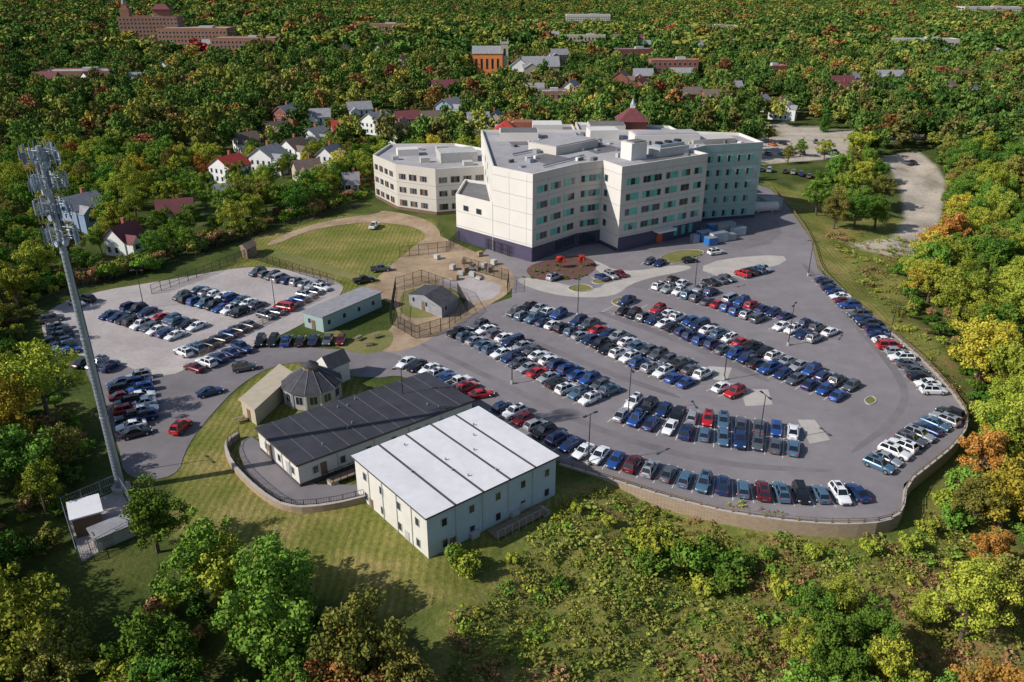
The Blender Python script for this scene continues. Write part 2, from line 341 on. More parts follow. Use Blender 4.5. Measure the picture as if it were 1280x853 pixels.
def carmesh(kind):
    D=KIND[kind]; mb=MB(); rings=[]
    for x,w,zl,zb in D['st']:
        rings.append([(x,w*.9,zl),(x,w,zl+.18),(x,w,zb-.16),(x,w*.88,zb-.02),(x,w*.4,zb+.02),(x,-w*.4,zb+.02),(x,-w*.88,zb-.02),(x,-w,zb-.16),(x,-w,zl+.18),(x,-w*.9,zl)])
    base=len(mb.v)
    for r in rings: mb.v+=r
    k=mb.mi('PAINT');n=10
    for i in range(len(rings)-1):
        for j in range(n):
            a=base+i*n+j;b=base+i*n+(j+1)%n; mb.f.append((a,b,b+n,a+n)); mb.m.append(k)
    mb.f.append(tuple(base+j for j in range(n)));mb.m.append(k)
    e=base+(len(rings)-1)*n; mb.f.append(tuple(e+n-1-j for j in range(n)));mb.m.append(k)
    W=max(s[1] for s in D['st']); zb,zt=D['zb'],D['zt'];(b0,b1),(t0,t1)=D['gb'],D['gt'];wb,wt=W*.86,W*.68
    B=[Vector((b0,-wb,zb)),Vector((b1,-wb*.95,zb)),Vector((b1,wb*.95,zb)),Vector((b0,wb,zb))]
    T=[Vector((t0,-wt,zt)),Vector((t1,-wt,zt)),Vector((t1,wt,zt)),Vector((t0,wt,zt))]
    for i in range(4):
        j=(i+1)%4; q=[B[i],B[j],T[j],T[i]]; c=sum(q,Vector())/4
        inn=[v+(c-v)*(.10 if i in(0,2) else .08) for v in q]
        for a in range(4): mb.face([q[a],q[(a+1)%4],inn[(a+1)%4],inn[a]],'PAINT')
        if i in (0,2):
            for s0,s1 in ((0,.46),(.52,1)):
                mb.face([inn[0].lerp(inn[1],s0),inn[0].lerp(inn[1],s1),inn[3].lerp(inn[2],s1),inn[3].lerp(inn[2],s0)],'cglass')
            mb.face([inn[0].lerp(inn[1],.46),inn[0].lerp(inn[1],.52),inn[3].lerp(inn[2],.52),inn[3].lerp(inn[2],.46)],'PAINT')
        else: mb.face(inn,'cglass')
    cx=(t0+t1)/2; mid=[Vector((cx+(v.x-cx)*.86,v.y*.86,zt+.05)) for v in T]
    for i in range(4): mb.face([T[i],T[(i+1)%4],mid[(i+1)%4],mid[i]],'PAINT')
    mb.face(mid,'PAINT')
    x0,x1=D['st'][0][0],D['st'][-1][0]; Ln=x1-x0
    for wx in (x0+Ln*.20,x1-Ln*.19):
        for s in(-1,1):
            rr=.34 if kind in('sedan','hatch') else .40
            mb.cyl((wx,s*(W-.22),rr),(wx,s*(W+.015),rr),rr,rr,'tyre',14); mb.cyl((wx,s*(W),rr),(wx,s*(W+.03),rr),rr*.6,rr*.55,'rim',10)
    for s in(-1,1):
        zf=D['st'][-2][3]; mb.box((x1-.16,s*W*.68,zf-.10),(.22,.34,.13),'hl',-s*.3); zr=D['st'][1][3]; mb.box((x0+.08,s*W*.74,zr-.12),(.14,.28,.2),'tl',s*.15)
        mb.box((b1-.15,s*(W+.07),zb+.05),(.14,.18,.13),'PAINT')
    mb.box((x1-.05,0,D['st'][-1][2]+.14),(.14,.9,.16),'tyre'); mb.box((x0+.03,0,D['st'][0][2]+.22),(.06,.5,.12),'hl')
    if kind=='suv':
        for s in(-1,1): mb.box(((t0+t1)/2,s*wt*.8,zt+.09),((t1-t0)*.9,.04,.04),'tyre')
        mb.box(((t0+t1)/2-.1,0,zt+.056),(.9,.75,.02),'cglass')
    if kind=='pickup':
        mb.box((-1.92,0,1.135),(1.5,1.55,.03),'tyre')
        for s in(-1,1): mb.box((-1.92,s*.84,1.19),(1.65,.12,.12),'PAINT')
        mb.box((-2.72,0,1.19),(.1,1.55,.12),'PAINT')
    me=mb.mesh('parked_car_'+kind); me.polygons.foreach_set('use_smooth',[True]*len(me.polygons))
    try: me.set_sharp_from_angle(angle=math.radians(28))
    except Exception: me.polygons.foreach_set('use_smooth',[False]*len(me.polygons))
    return me
cars={}
for kd in KIND:
    base=carmesh(kd); pi=[i for i,mm in enumerate(base.materials) if mm==M['PAINT']][0]
    for c,(pm,w) in paint.items():
        q=base.copy(); q.materials[pi]=pm; cars[(kd,c)]=q
cn=list(paint); cw=[paint[c][1] for c in cn]
def car(x,y,rot,z=0.02,kind=None,color=None,name='parked_car'):
    kd=kind or R.choices(['sedan','hatch','suv','van','pickup'],[38,10,40,5,6])[0]; c=color or R.choices(cn,cw)[0]
    o=bpy.data.objects.new(name,cars[(kd,c)]); sc.collection.objects.link(o); o.location=(x,y,z); o.rotation_euler=(0,0,rot)
    s=R.uniform(.95,1.03); o.scale=(s,s,R.uniform(.97,1.03)); return o
lines=MB()
def row(px,double=False,sp=2.72,miss=.04,z=.02,mark=True,base=0,offs=2.65,ends=None):
    pts=smooth_open(GP(px,.7),1)
    for x,y,a in along(pts,sp):
        nx_,ny_=-math.sin(a),math.cos(a)
        for o_ in ((offs,-offs) if double else (0,)):
            if mark:
                cx,cy=x+nx_*o_-math.cos(a)*sp/2,y+ny_*o_-math.sin(a)*sp/2
                lines.box((cx,cy,.007),(5.0,.11,.012),'paint',a+math.pi/2)
            if R.random()<miss: continue
            j=R.uniform(-.25,.25); car(x+nx_*(o_+j)+R.uniform(-.1,.1),y+ny_*(o_+j),a+math.pi/2+(math.pi if R.random()<.45 else 0)+R.uniform(-.03,.03),z)
row([(508,452),(545,463),(585,484)]); row([(628,508),(665,529),(705,553),(745,568),(805,583),(850,596),(897,606),(945,612),(994,615),(1043,617),(1092,612)],miss=.02)
car(*G(601,492,.7),math.radians(20),color='red',kind='sedan')
row([(586,411),(640,436),(700,468),(762,500)],True); row([(785,510),(835,524),(890,534),(945,541),(1000,550)],True,miss=.02)
row([(652,386),(715,405),(770,430),(820,452),(874,474)],True)
row([(775,380),(830,396),(885,419),(940,441),(1000,467),(1062,489)],True)
row([(832,354),(890,371),(945,389),(1000,408),(1038,422)],True,miss=.07)
row([(902,483),(928,495)],miss=0)
row([(1030,350),(1052,372),(1078,396),(1104,422),(1132,450),(1170,490)])
row([(1190,517),(1165,532),(1140,549),(1115,569),(1090,590)],miss=0)
row([(888,352),(925,343),(968,331)],miss=.15)
row([(752,346),(778,341)],miss=0); row([(812,326),(835,331)],miss=0); 
car(*G(693,346,.7),.8,color='silver',kind='suv'); car(*G(895,315,.7),.4,color='white'); car(*G(862,325,.7),.3,color='black')
g=dict(z=.025,mark=False)
row([(322,340),(345,346),(372,352),(400,359)],miss=.05,**g); row([(238,366),(275,376),(318,388)],True,**g); row([(150,388),(190,400),(235,414)],True,**g)
row([(230,440),(262,428),(292,413),(322,399),(350,386),(378,370),(403,358)],**g); row([(243,459),(270,447),(305,434)],**g); row([(325,426),(436,424)],**g)
row([(66,398),(72,412),(78,428),(90,440)],sp=2.9,**g); row([(95,378),(118,370)],**g)
row([(105,452),(140,458),(165,458)],sp=3.0,**g); row([(172,470),(178,500),(182,530)],sp=2.8,**g); row([(150,478),(158,505),(165,530),(172,556)],sp=2.9,**g)
car(*G(226,533,.7),math.radians(80),.03,'suv','red','car_on_road'); car(*G(262,489,.7),math.radians(35),.03,'sedan','navy','car_on_road'); car(*G(305,459,.7),math.radians(25),.03,'suv','grey','car_on_road')
car(*G(468,282,.7),1.4,.03,'pickup','white'); car(*G(476,336,.7),.3,.03,'pickup','grey'); car(*G(455,350,.7),.5,.03,'pickup','black')
for q,pr in (([(952,214),(1012,219)],.8),([(965,182),(1000,178),(1040,180)],.6),([(960,194),(1050,192)],.5),([(1118,205),(1140,203)],.6)):
    for x,y,a in along(GP(q),2.9):
        if R.random()<pr: car(x,y,a+math.pi/2+R.uniform(-.05,.05),float(terr(x,y))+.08)
lines.obj('parking_stall_markings')
# ---------------------------------------------------------------- buildings
def block(mb,poly,z0,z1,k,par=.7,kr='roof',kc=None):
    kc=kc or k; inn=offset_poly(poly,.4);n=len(poly)
    for i in range(n):
        a,b,c,d=poly[i],poly[(i+1)%n],inn[(i+1)%n],inn[i]
        kk=k[i] if isinstance(k,list) else k; kcc=kc if isinstance(kc,str) else 'white'
        mb.face([(*a,z0),(*b,z0),(*b,z1+par),(*a,z1+par)],kk); mb.face([(*a,z1+par),(*b,z1+par),(*c,z1+par),(*d,z1+par)],kcc)
        mb.face([(*d,z1),(*c,z1),(*c,z1+par),(*d,z1+par)][::-1],kcc)
    mb.face([(*a,z1) for a in inn],kr)
def wbox(mb,p0,p1,s0,s1,z0,z1,k,dep=.05,back=.05):
    d=Vector((p1[0]-p0[0],p1[1]-p0[1]));L=d.length;d/=L;nn=Vector((d.y,-d.x))
    q=[];
    for z in(z0,z1):
        for s,o_ in((s0,dep),(s1,dep),(s1,-back),(s0,-back)):
            w=Vector(p0)+d*s+nn*o_; q.append((w.x,w.y,z))
    mb.hexa(q,k)
def length(a,b): return math.hypot(b[0]-a[0],b[1]-a[1])
def ribbon(mb,p0,p1,s0,s1,z,h,pat,pw=1.5,surr='frame'):
    wbox(mb,p0,p1,s0-.12,s1+.12,z-.12,z+h+.12,surr,.04)
    n=max(1,round((s1-s0)/pw));w=(s1-s0)/n
    for i in range(n):
        k=pat[i%len(pat)]; wbox(mb,p0,p1,s0+i*w+.05,s0+(i+1)*w-.05,z,z+h,k,.07 if k!='teal' else .10)
hosp=empty('hospital_building')
MP=[(5.2,199),(17.8,212.0),(24.5,215.5),(28.6,207.6),(54.7,224.6),(51.0,231.0),(56.5,236.5),(75.0,241.6),(72,257),(45,262.5),(-10,262.5),(-8.2,243),(-5.1,208.5)]
ks=['beige','beige','white','beige','beige','tealwall','tealwall','beige','beige','beige','white','white','white']
mb=MB(); block(mb,MP,0,22.3,ks,.8,'roof','white'); mb.obj('main_walls_and_roof',hosp)
w=MB(); ZS=[5.6,9.7,13.8,17.9]
def P(i): return MP[i],MP[(i+1)%len(MP)]
a,b_=P(0);L=length(a,b_)
for zi,z in enumerate(ZS):
    for q,(s0,s1) in enumerate([(1.6,5.6),(7.0,11.0),(12.3,16.4)]):
        if s1<L: ribbon(w,a,b_,s0,s1,z,1.7,(['teal','teal','glass'] if (q+zi)%2 else ['teal','glass','glass']),1.3)
a,b_=P(1);L=length(a,b_)
for z in ZS: ribbon(w,a,b_,.8,L-.8,z,1.7,['glass','teal','glass'],1.2)
a,b_=P(2)
for z in ZS: ribbon(w,a,b_,1.2,2.7,z,1.7,['glass'])
a,b_=P(3);L=length(a,b_)
for zi,z in enumerate(ZS):
    for q,(s0,s1) in enumerate([(1.8,6.2),(7.6,14.2),(15.8,20.2),(21.6,24.8),(26.4,29.4)]):
        ribbon(w,a,b_,s0,s1,z,1.7,(['teal','glass','teal'] if (q+zi)%3==0 else ['glass','glass','teal'] if q%2 else ['glass','teal','teal']),1.4)
for pi in(5,6):
    a,b_=P(pi);L=length(a,b_)
    for zi,z in enumerate([1.4]+ZS):
        s=1.2
        while s+2.2<L: 
            ribbon(w,a,b_,s,s+1.9,z,1.8,['glass','teal'],.95); s+=3.3
a,b_=P(4)
for z in ZS: ribbon(w,a,b_,2,5,z,1.7,['teal','glass'])
a,b_=P(11)
for z in ZS[1:]: 
    ribbon(w,a,b_,2,5,z,1.6,['teal']); ribbon(w,a,b_,12,15,z,1.6,['teal'])
for pi in range(len(MP)):
    a,b_=P(pi);L=length(a,b_)
    wbox(w,a,b_,.03,L-.03,0,.02+3.9 if pi in(12,0,1,3) else 1.0,'darkbase',.06+.004*pi)
    for z in (4.4,8.5,12.6,16.7,20.9): wbox(w,a,b_,.1,L-.1,z,z+.09,'joint',.02)
    if pi in (0,3,5,6,12,11):
        s=5.9
        while s<L-1: wbox(w,a,b_,s,s+.07,4.5,22.6,'joint',.016); s+=6.1
a,b_=P(3)
ribbon(w,a,b_,1.5,12,1.1,2.6,['glass'],1.4,'darkbase'); ribbon(w,a,b_,19,29,1.1,2.6,['glass','teal'],1.4,'darkbase'); wbox(w,a,b_,14,16,.2,3.8,'orangep',.25); wbox(w,a,b_,12.6,19,3.6,4.1,'white',2.6)
a,b_=P(1); ribbon(w,a,b_,.6,6,.6,3.0,['glass'],1.2,'darkbase')
a,b_=P(0); ribbon(w,a,b_,9,17,1.2,2.2,['glass'],1.5,'darkbase'); 
w.obj('windows_and_panels',hosp)
TP=[(-15.6,218.3),(-5.2,208.7),(-7.2,232),(-14,236)]
t=MB(); block(t,TP,0,12.6,'white',.7,'roofdark'); a,b_=TP[0],TP[1]; wbox(t,a,b_,.03,14,0,3.9,'darkbase',.066)
for z in(4.4,8.5): wbox(t,a,b_,.1,14,z,z+.09,'joint',.02)
ribbon(t,a,b_,3,5,9.2,1.4,['glass']); ribbon(t,a,b_,8,10,9.2,1.4,['glass'])
a,b_=TP[3],TP[0]; wbox(t,a,b_,.03,17,0,3.9,'darkbase',.07); ribbon(t,a,b_,4,8,8.8,1.6,['glass','teal']); t.obj('terrace_block',hosp)
rf=MB(); q=math.radians(33)
def rb(x,y,sx,sy,h,k='white',z0=22.3,rot=q): rf.box((x,y,z0+h/2),(sx,sy,h),k,rot)
rb(33.5,222,5.5,4.5,4.6,'white'); rb(34,222,4.2,3.4,.3,'roofdark',26.9); rb(44,228,11,5.5,2.4,'mech'); rb(44,228,9,3.5,.8,'metal',24.7)
for i in range(3): rf.cyl((41+i*3,226.2+i*2,25.5),(41+i*3,226.2+i*2,26.0),1.1,1.1,'black',12)
rb(15,236,18,11,2.2,'beige',rot=.77); rb(15,236,17,10,.25,'roof',24.5,.77); rb(46,246,20,8,2.8,'white',rot=.1); rb(46,246,19,7,.25,'roof',25.1,.1); rb(60,248,14,8,1.2,'beige',rot=.25)
rb(2,252,12,9,2.4,'white',rot=0); rb(2,252,11,8,.2,'roofdark',24.7,0); rb(28,252,9,7,3.0,'white',rot=.1)
for i in range(90):
    x,y=R.uniform(-5,70),R.uniform(206,258)
    if inpoly([x],[y],offset_poly(MP,2))[0]: rb(x,y,R.uniform(.5,2.0),R.uniform(.5,1.6),R.uniform(.4,1.3),R.choice(['mech','metal','white','roofdark']),22.3,R.choice([q,.77]))
for poly in ([(10,214),(17,221),(10,229),(3,222)],[(38,214.5),(50,222),(47,227),(35,219.5)],[(58,240),(70,244),(69,249),(57,246)],[(0,240),(12,243),(11,248),(-1,246)],[(24,228),(33,234),(29,241),(20,236)]):
    rf.face([(x_,y_,22.315) for x_,y_ in poly],'roofdark')
for x0,y0,x1,y1 in [(8,210,20,224),(30,232,50,240),(0,225,14,240),(24,240,30,258)]: rf.cyl((x0,y0,22.8),(x1,y1,22.8),.25,.25,'metal',8)
rf.obj('rooftop_equipment',hosp)
r=MB(); block(r,[(-6,264),(22,264),(22,296),(-6,296)],0,18.5,'tan',.8,'roofdark','white'); block(r,[(23,264),(60,264),(56,290),(23,298)],0,19,'beige',.8,'roof','white')
r.box((12,280,20.5),(10,9,4),'white'); r.box((4,290,20),(7,6,3),'brick'); r.box((32,278,20.8),(12,10,3.6),'beige'); r.box((32,278,22.65),(11.4,9.4,.12),'roofdark'); r.box((18,270,19.6),(5,4,2.2),'mech')
cx,cy=42,287; r.box((cx,cy,19.5),(9,9,6),'brick')
r.hexa([(cx-5.6,cy-5.6,22.4),(cx+5.6,cy-5.6,22.4),(cx+5.6,cy+5.6,22.4),(cx-5.6,cy+5.6,22.4),(cx-.8,cy-.8,26.4),(cx+.8,cy-.8,26.4),(cx+.8,cy+.8,26.4),(cx-.8,cy+.8,26.4)],'marroon')
r.box((cx,cy,27),(1.4,1.4,1.3),'white'); r.cyl((cx,cy,27.6),(cx,cy,29.8),.9,.03,'metal',8)
cx,cy=-2,272; r.hexa([(cx-4,cy-4,21.6),(cx+4,cy-4,21.6),(cx+4,cy+4,21.6),(cx-4,cy+4,21.6),(cx-.5,cy-.5,24.4),(cx+.5,cy-.5,24.4),(cx+.5,cy+.5,24.4),(cx-.5,cy+.5,24.4)],'redroof'); r.box((cx,cy,20),(7,7,3.2),'white')
r.obj('rear_wing',hosp)
WP=[(-23.5,244.3),(-8.4,249),(-8.4,276),(-20,286),(-43,285),(-46,266),(-36.5,251)]
lw=MB(); block(lw,WP,0,13.6,['white','white','white','white','white','beige','beige'],.8,'roof','white')
for pi in(0,5,6):
    a,b_=WP[pi],WP[(pi+1)%7];L=length(a,b_)
    wbox(lw,a,b_,.03,L-.03,0,1.0,'brownp',.06+pi*.004)
    for zi,z in enumerate([1.6,5.8,10.0]):
        s=1.0;qn=0
        while s+2.8<L:
            ribbon(lw,a,b_,s,s+2.6,z,1.7,['glass','brownp'] if (qn+zi)%2 else ['brownp','glass','glass'],.9,'brownp' if (qn+zi)%3==0 else 'frame'); s+=3.9;qn+=1
        wbox(lw,a,b_,.1,L-.1,z-1.0,z-.9,'joint',.02)
for x,y,sx,sy,h in[(-18,262,12,9,3.2),(-35,270,7,5,2.2),(-28,258,3,2,1.6),(-14,254,3,3,1.3),(-38,262,2,2,1.2),(-24,276,4,3,1.8),(-32,278,2,2,1)]: lw.box((x,y,13.6+h/2),(sx,sy,h),R.choice(['white','mech','beige']),.25)
lw.obj('left_wing',hosp)
for px,py,sx,sy,h,k in[(880,300,4,2.4,2.4,'blueTarp'),(888,306,3,2.4,2.0,'blueTarp'),(897,302,5,2.4,2.5,'bluegrey_and_shade'),(907,290,5,2.4,2.6,'mech'),(868,303,2,2,2,'metal'),(890,290,3,2,2.2,'blueTarp'),(922,294,4,2.2,2.2,'bluegrey_and_shade'),(912,300,3,2,1.6,'metal')]:
    e=MB(); x,y=G(px,py); e.box((0,0,h/2+.1),(sx,sy,h),k); e.box((0,0,h+.16),(sx*1.03,sy*1.03,.12),'metal')
    for s in range(int(sx/.5)): e.box((-sx/2+.25+s*.5,-sy/2-.02,h/2+.1),(.06,.06,h*.95),'metal')
    for s in(-1,1): e.box((s*sx*.35,0,.05),(.15,sy,.1),'black')
    e.obj('storage_container',None,(x,y,0),.4)
e=MB(); e.cyl((0,0,1.6),(9,0,1.6),1.6,1.6,'white',20); e.cyl((-.5,0,1.6),(0,0,1.6),.9,1.6,'white',20); 
for s in(2,7): e.box((s,0,.4),(.5,2.6,.8),'concrete')
e.obj('storage_tank',None,(*G(938,266),0.05),.25)
e=MB(); e.box((0,0,1.8),(6,4,3.6),'tealwall'); e.box((0,0,3.7),(6.4,4.4,.25),'roof'); e.box((0,-2.03,1.1),(1.2,.1,2.2),'darkbase'); e.obj('utility_building',None,(*G(962,262),0),.25)
# ---------------------------------------------------------------- modular buildings
def modular(name,px,zt,zb,roofk,k1,k2,nseam,winz,skew=0):
    p=GP(px,zt)
    A,B_,C=Vector(p[0]),Vector(p[1]),Vector(p[2]); D=A+(C-B_)
    p=[tuple(A),tuple(B_),tuple(C),tuple(D)]
    par=empty(name); m_=MB()
    for i,k in enumerate([k1,k2,k1,k2]):
        a,b=p[i],p[(i+1)%4]; m_.face([(*a,zb),(*b,zb),(*b,zt),(*a,zt)],k)
    m_.obj('walls',par)
    ro=MB(); op=offset_poly(p,-.35); ro.prism(op,zt,zt+.28,'trimbrown' if roofk=='blackroof' else 'seam',roofk)
    a,b,cc,d=[Vector(v) for v in op]
    for i in range(1,nseam+1):
        t_=i/(nseam+1); u=a.lerp(d,t_);v=b.lerp(cc,t_); dd=(v-u); ro.box(((u.x+v.x)/2,(u.y+v.y)/2,zt+.31),(dd.length,.30 if roofk=='whiteroof' else .12,.07),'seam' if roofk=='whiteroof' else 'blackseam',math.atan2(dd.y,dd.x))
    for i in range(9):
        s,t_=R.uniform(.1,.9),R.uniform(.1,.9); u=a.lerp(d,t_).lerp(b.lerp(cc,t_),s); ro.cyl((u.x,u.y,zt+.28),(u.x,u.y,zt+.6),.12,.12,'metal',8)
    ro.obj('roof',par)
    wd=MB()
    for i in range(4):
        a,b=p[i],p[(i+1)%4];L=length(a,b)
        for z in winz:
            s=2.2
            while s+1.3<L: ribbon(wd,a,b,s,s+.85,z,1.1,['glass'],1.1); s+=4.4
        s=3.4
        wbox(wd,a,b,s,s+1.0,zb+1.0,zb+3.1,'brownp',.08); wbox(wd,a,b,L*.7,L*.7+1.0,zb+1.0,zb+3.1,'mech',.08)
        wbox(wd,a,b,.02,L-.02,zb,zb+.9,'seam' if zb>-1 else 'mech',.04+.004*i); wbox(wd,a,b,.02,L-.02,zt-.35,zt-.02,'frame',.05+.004*i)
        for f in(.2,.4,.6,.8): wbox(wd,a,b,L*f,L*f+.12,zb+.9,zt-.36,'frame',.1)
        if i==1:
            for f in(.3,.62): wbox(wd,a,b,L*f,L*f+1.3,zb+1.4,zb+2.6,'mech',.6); 
    wd.obj('windows_doors_trim',par); return p
wp=modular('white_modular_building',[(443,572),(533,648),(695,572)],6.3,-1.7,'whiteroof','modwall','bluegrey_and_shade',4,[.6,3.9])  # white walls; bluish shade of the right-hand side is put into their colour
bpoly=modular('black_roof_modular_building',[(322,537),(372,582),(590,502)],4.0,-.1,'blackroof','modwall','modwall',10,[1.7])
e=MB(); e.box((0,0,.7),(10,1.6,.15),'wood'); 
for s in range(9): e.box((-4.6+s*1.15,-.75,.9),(.08,.08,1.9),'black'); e.box((-4.6+s*1.15,.75,.9),(.08,.08,1.9),'black')
e.box((0,-.75,1.8),(10,.06,.08),'black'); e.box((0,.75,1.8),(10,.06,.08),'black'); e.box((-4.4,0,.35),(1.2,1.6,.7),'concrete')
dd=Vector(bpoly[2])-Vector(bpoly[1]); ra=math.atan2(dd.y,dd.x); rc=Vector(bpoly[1]).lerp(Vector(bpoly[2]),.28)+Vector((dd.y,-dd.x)).normalized()*1.8
e.obj('access_ramp',None,(rc.x,rc.y,0),ra)
e=MB(); dd=Vector(wp[2])-Vector(wp[1]); rc=Vector(wp[1]).lerp(Vector(wp[2]),.62)+Vector((dd.y,-dd.x)).normalized()*1.7; ra=math.atan2(dd.y,dd.x)
e.box((0,0,.2),(9,2.0,.2),'wood'); 
for s in range(8): e.box((-4.3+s*1.22,-.95,-.3),(.12,.12,3.2),'metal')
e.box((0,-.95,1.25),(9,.08,.1),'metal'); e.box((4.6,0,-.8),(1.5,2.2,1.4),'concrete'); e.obj('entrance_stair_platform',None,(rc.x,rc.y,0),ra)
def shed(name,px,zt,k,kr,gable=0,win=True):
    p=GP(px,zt); A,B_,C=Vector(p[0]),Vector(p[1]),Vector(p[2]); D=A+(C-B_); p=[tuple(A),tuple(B_),tuple(C),tuple(D)]
    par=empty(name); m_=MB()
    for i in range(4):
        a,b=p[i],p[(i+1)%4]; m_.face([(*a,-.3),(*b,-.3),(*b,zt),(*a,zt)],k)
        L=length(a,b)
        if win:
            s=1.2
            while s+1.2<L: ribbon(m_,a,b,s,s+.9,1.3,1.0,['glass'],.9); s+=4.4
        if i==0: wbox(m_,a,b,L*.4,L*.4+1,0,2.1,'brownp',.09)
    op=offset_poly(p,-.3); a,b,c_,d=op
    if gable:
        m1=((a[0]+b[0])/2,(a[1]+b[1])/2,zt+gable);m2=((c_[0]+d[0])/2,(c_[1]+d[1])/2,zt+gable)
        m_.face([(*b,zt),(*c_,zt),m2,m1],kr); m_.face([(*d,zt),(*a,zt),m1,m2],kr); m_.face([(*a,zt),(*b,zt),m1],k); m_.face([(*c_,zt),(*d,zt),m2],k); m_.face([(*d,zt),(*c_,zt),(*b,zt),(*a,zt)],k)
    else: m_.prism(op,zt,zt+.22,kr,kr)
    m_.obj('walls_and_roof',par)
shed('storage_building',[(379,390),(403,397),(476,366)],3.4,'tealwall','greyroof')
shed('tan_shed',[(301,500),(318,512),(366,468)],3,'tan','tan',0,False)
shed('dark_roof_cottage',[(398,452),(412,462),(436,452)],3.6,'modwall','darkshingle',1.8)
shed('black_roof_shed',[(511,368),(552,384),(572,372)],2.6,'greyroof','darkshingle',1.3)
shed('small_shed',[(300,308),(308,312),(320,306)],2.6,'wood','brownroof',1.0,False)
shed('equipment_shelter',[(86,630),(90,650),(126,640)],3.0,'brownp','whiteroof',0,False)
shed('equipment_shelter',[(112,662),(120,675),(168,655)],1.8,'mech','greyroof',0,False)
e=MB(); n8=12; rr=4.9
ring=[(rr*math.cos(2*math.pi*i/n8),rr*math.sin(2*math.pi*i/n8)) for i in range(n8)]
e.prism(ring,0,3.3,'concrete')
for i in range(n8):
    a,b=ring[i],ring[(i+1)%n8];L=length(a,b); ribbon(e,a,b,.6,L-.6,1.1,1.4,['glass'],.8,'concrete'); e.box((a[0],a[1],1.65),(.35,.35,3.3),'frame')
    o1=tuple(1.1*q for q in a);o2=tuple(1.1*q for q in b); i1=tuple(.28*q for q in a);i2=tuple(.28*q for q in b)
    e.face([(*o1,3.2),(*o2,3.2),(*i2,5.9),(*i1,5.9)],'darkshingle'); e.face([(*i1,5.9),(*i2,5.9),(*i2,6.5),(*i1,6.5)],'wood'); e.face([tuple(1.1*q for q in i1)+(6.5,),tuple(1.1*q for q in i2)+(6.5,),(0,0,7.4)],'darkshingle')
    e.cyl((*o1,3.26),(*i1,5.96),.04,.04,'greyroof',4,False)
    e.face([(*o2,3.2),(*o1,3.2),(a[0]*.9,a[1]*.9,3.19),(b[0]*.9,b[1]*.9,3.19)],'wood')
gx,gy=G(392,497); e.obj('round_chapel',None,(gx,gy,0))
for i in range(16):
    px,py=R.uniform(530,630),R.uniform(318,352); e=MB(); hh=R.uniform(.4,1.3)
    for k_ in range(3): e.box((0,(k_-1)*.5,.08),(1.6,.12,.16),'wood')
    e.box((0,0,.16+hh/2),(1.5,1.2,hh),R.choice(['mech','wood','dirt','metal']),0,.92); e.obj('material_pallet',None,(*G(px,py),.03),R.uniform(0,3))
def table(px,py,rot):
    e=MB(); e.box((0,0,.75),(1.8,.75,.06),'wood')
    for s in(-1,1): e.box((0,s*.65,.45),(1.8,.28,.05),'wood'); e.box((s*.65,0,.4),(.08,1.3,.08),'wood'); e.cyl((s*.65,-.5,0),(s*.65,.2,.75),.04,.04,'wood',6); e.cyl((s*.65,.5,0),(s*.65,-.2,.75),.04,.04,'wood',6)
    e.obj('picnic_table',None,(*G(px,py),.03),rot)
for a in[(460,432,.3),(448,425,1),(470,422,.6),(300,527,.5),(418,405,.2)]: table(*a)
lm=MB(); lm.cyl((0,0,0),(0,0,.7),.28,.28,'concrete',10); lm.cyl((0,0,.7),(0,0,9),.10,.06,'black',8); lm.box((0,0,8.95),(2.0,.08,.08),'black')
for s in(-1,1): lm.box((s*1.1,0,8.95),(.7,.34,.12),'black'); lm.box((s*1.1,0,8.87),(.5,.26,.05),'hl')
lme=lm.mesh('street_lamp')
for px,py in[(735,582),(948,556),(905,475),(985,432),(785,520),(722,395),(1110,432),(868,365),(1010,345),(640,480),(345,392),(180,385),(150,592),(505,520)]:
    o=bpy.data.objects.new('street_lamp',lme); sc.collection.objects.link(o); o.location=(*G(px,py),0); o.rotation_euler=(0,0,R.uniform(0,3))
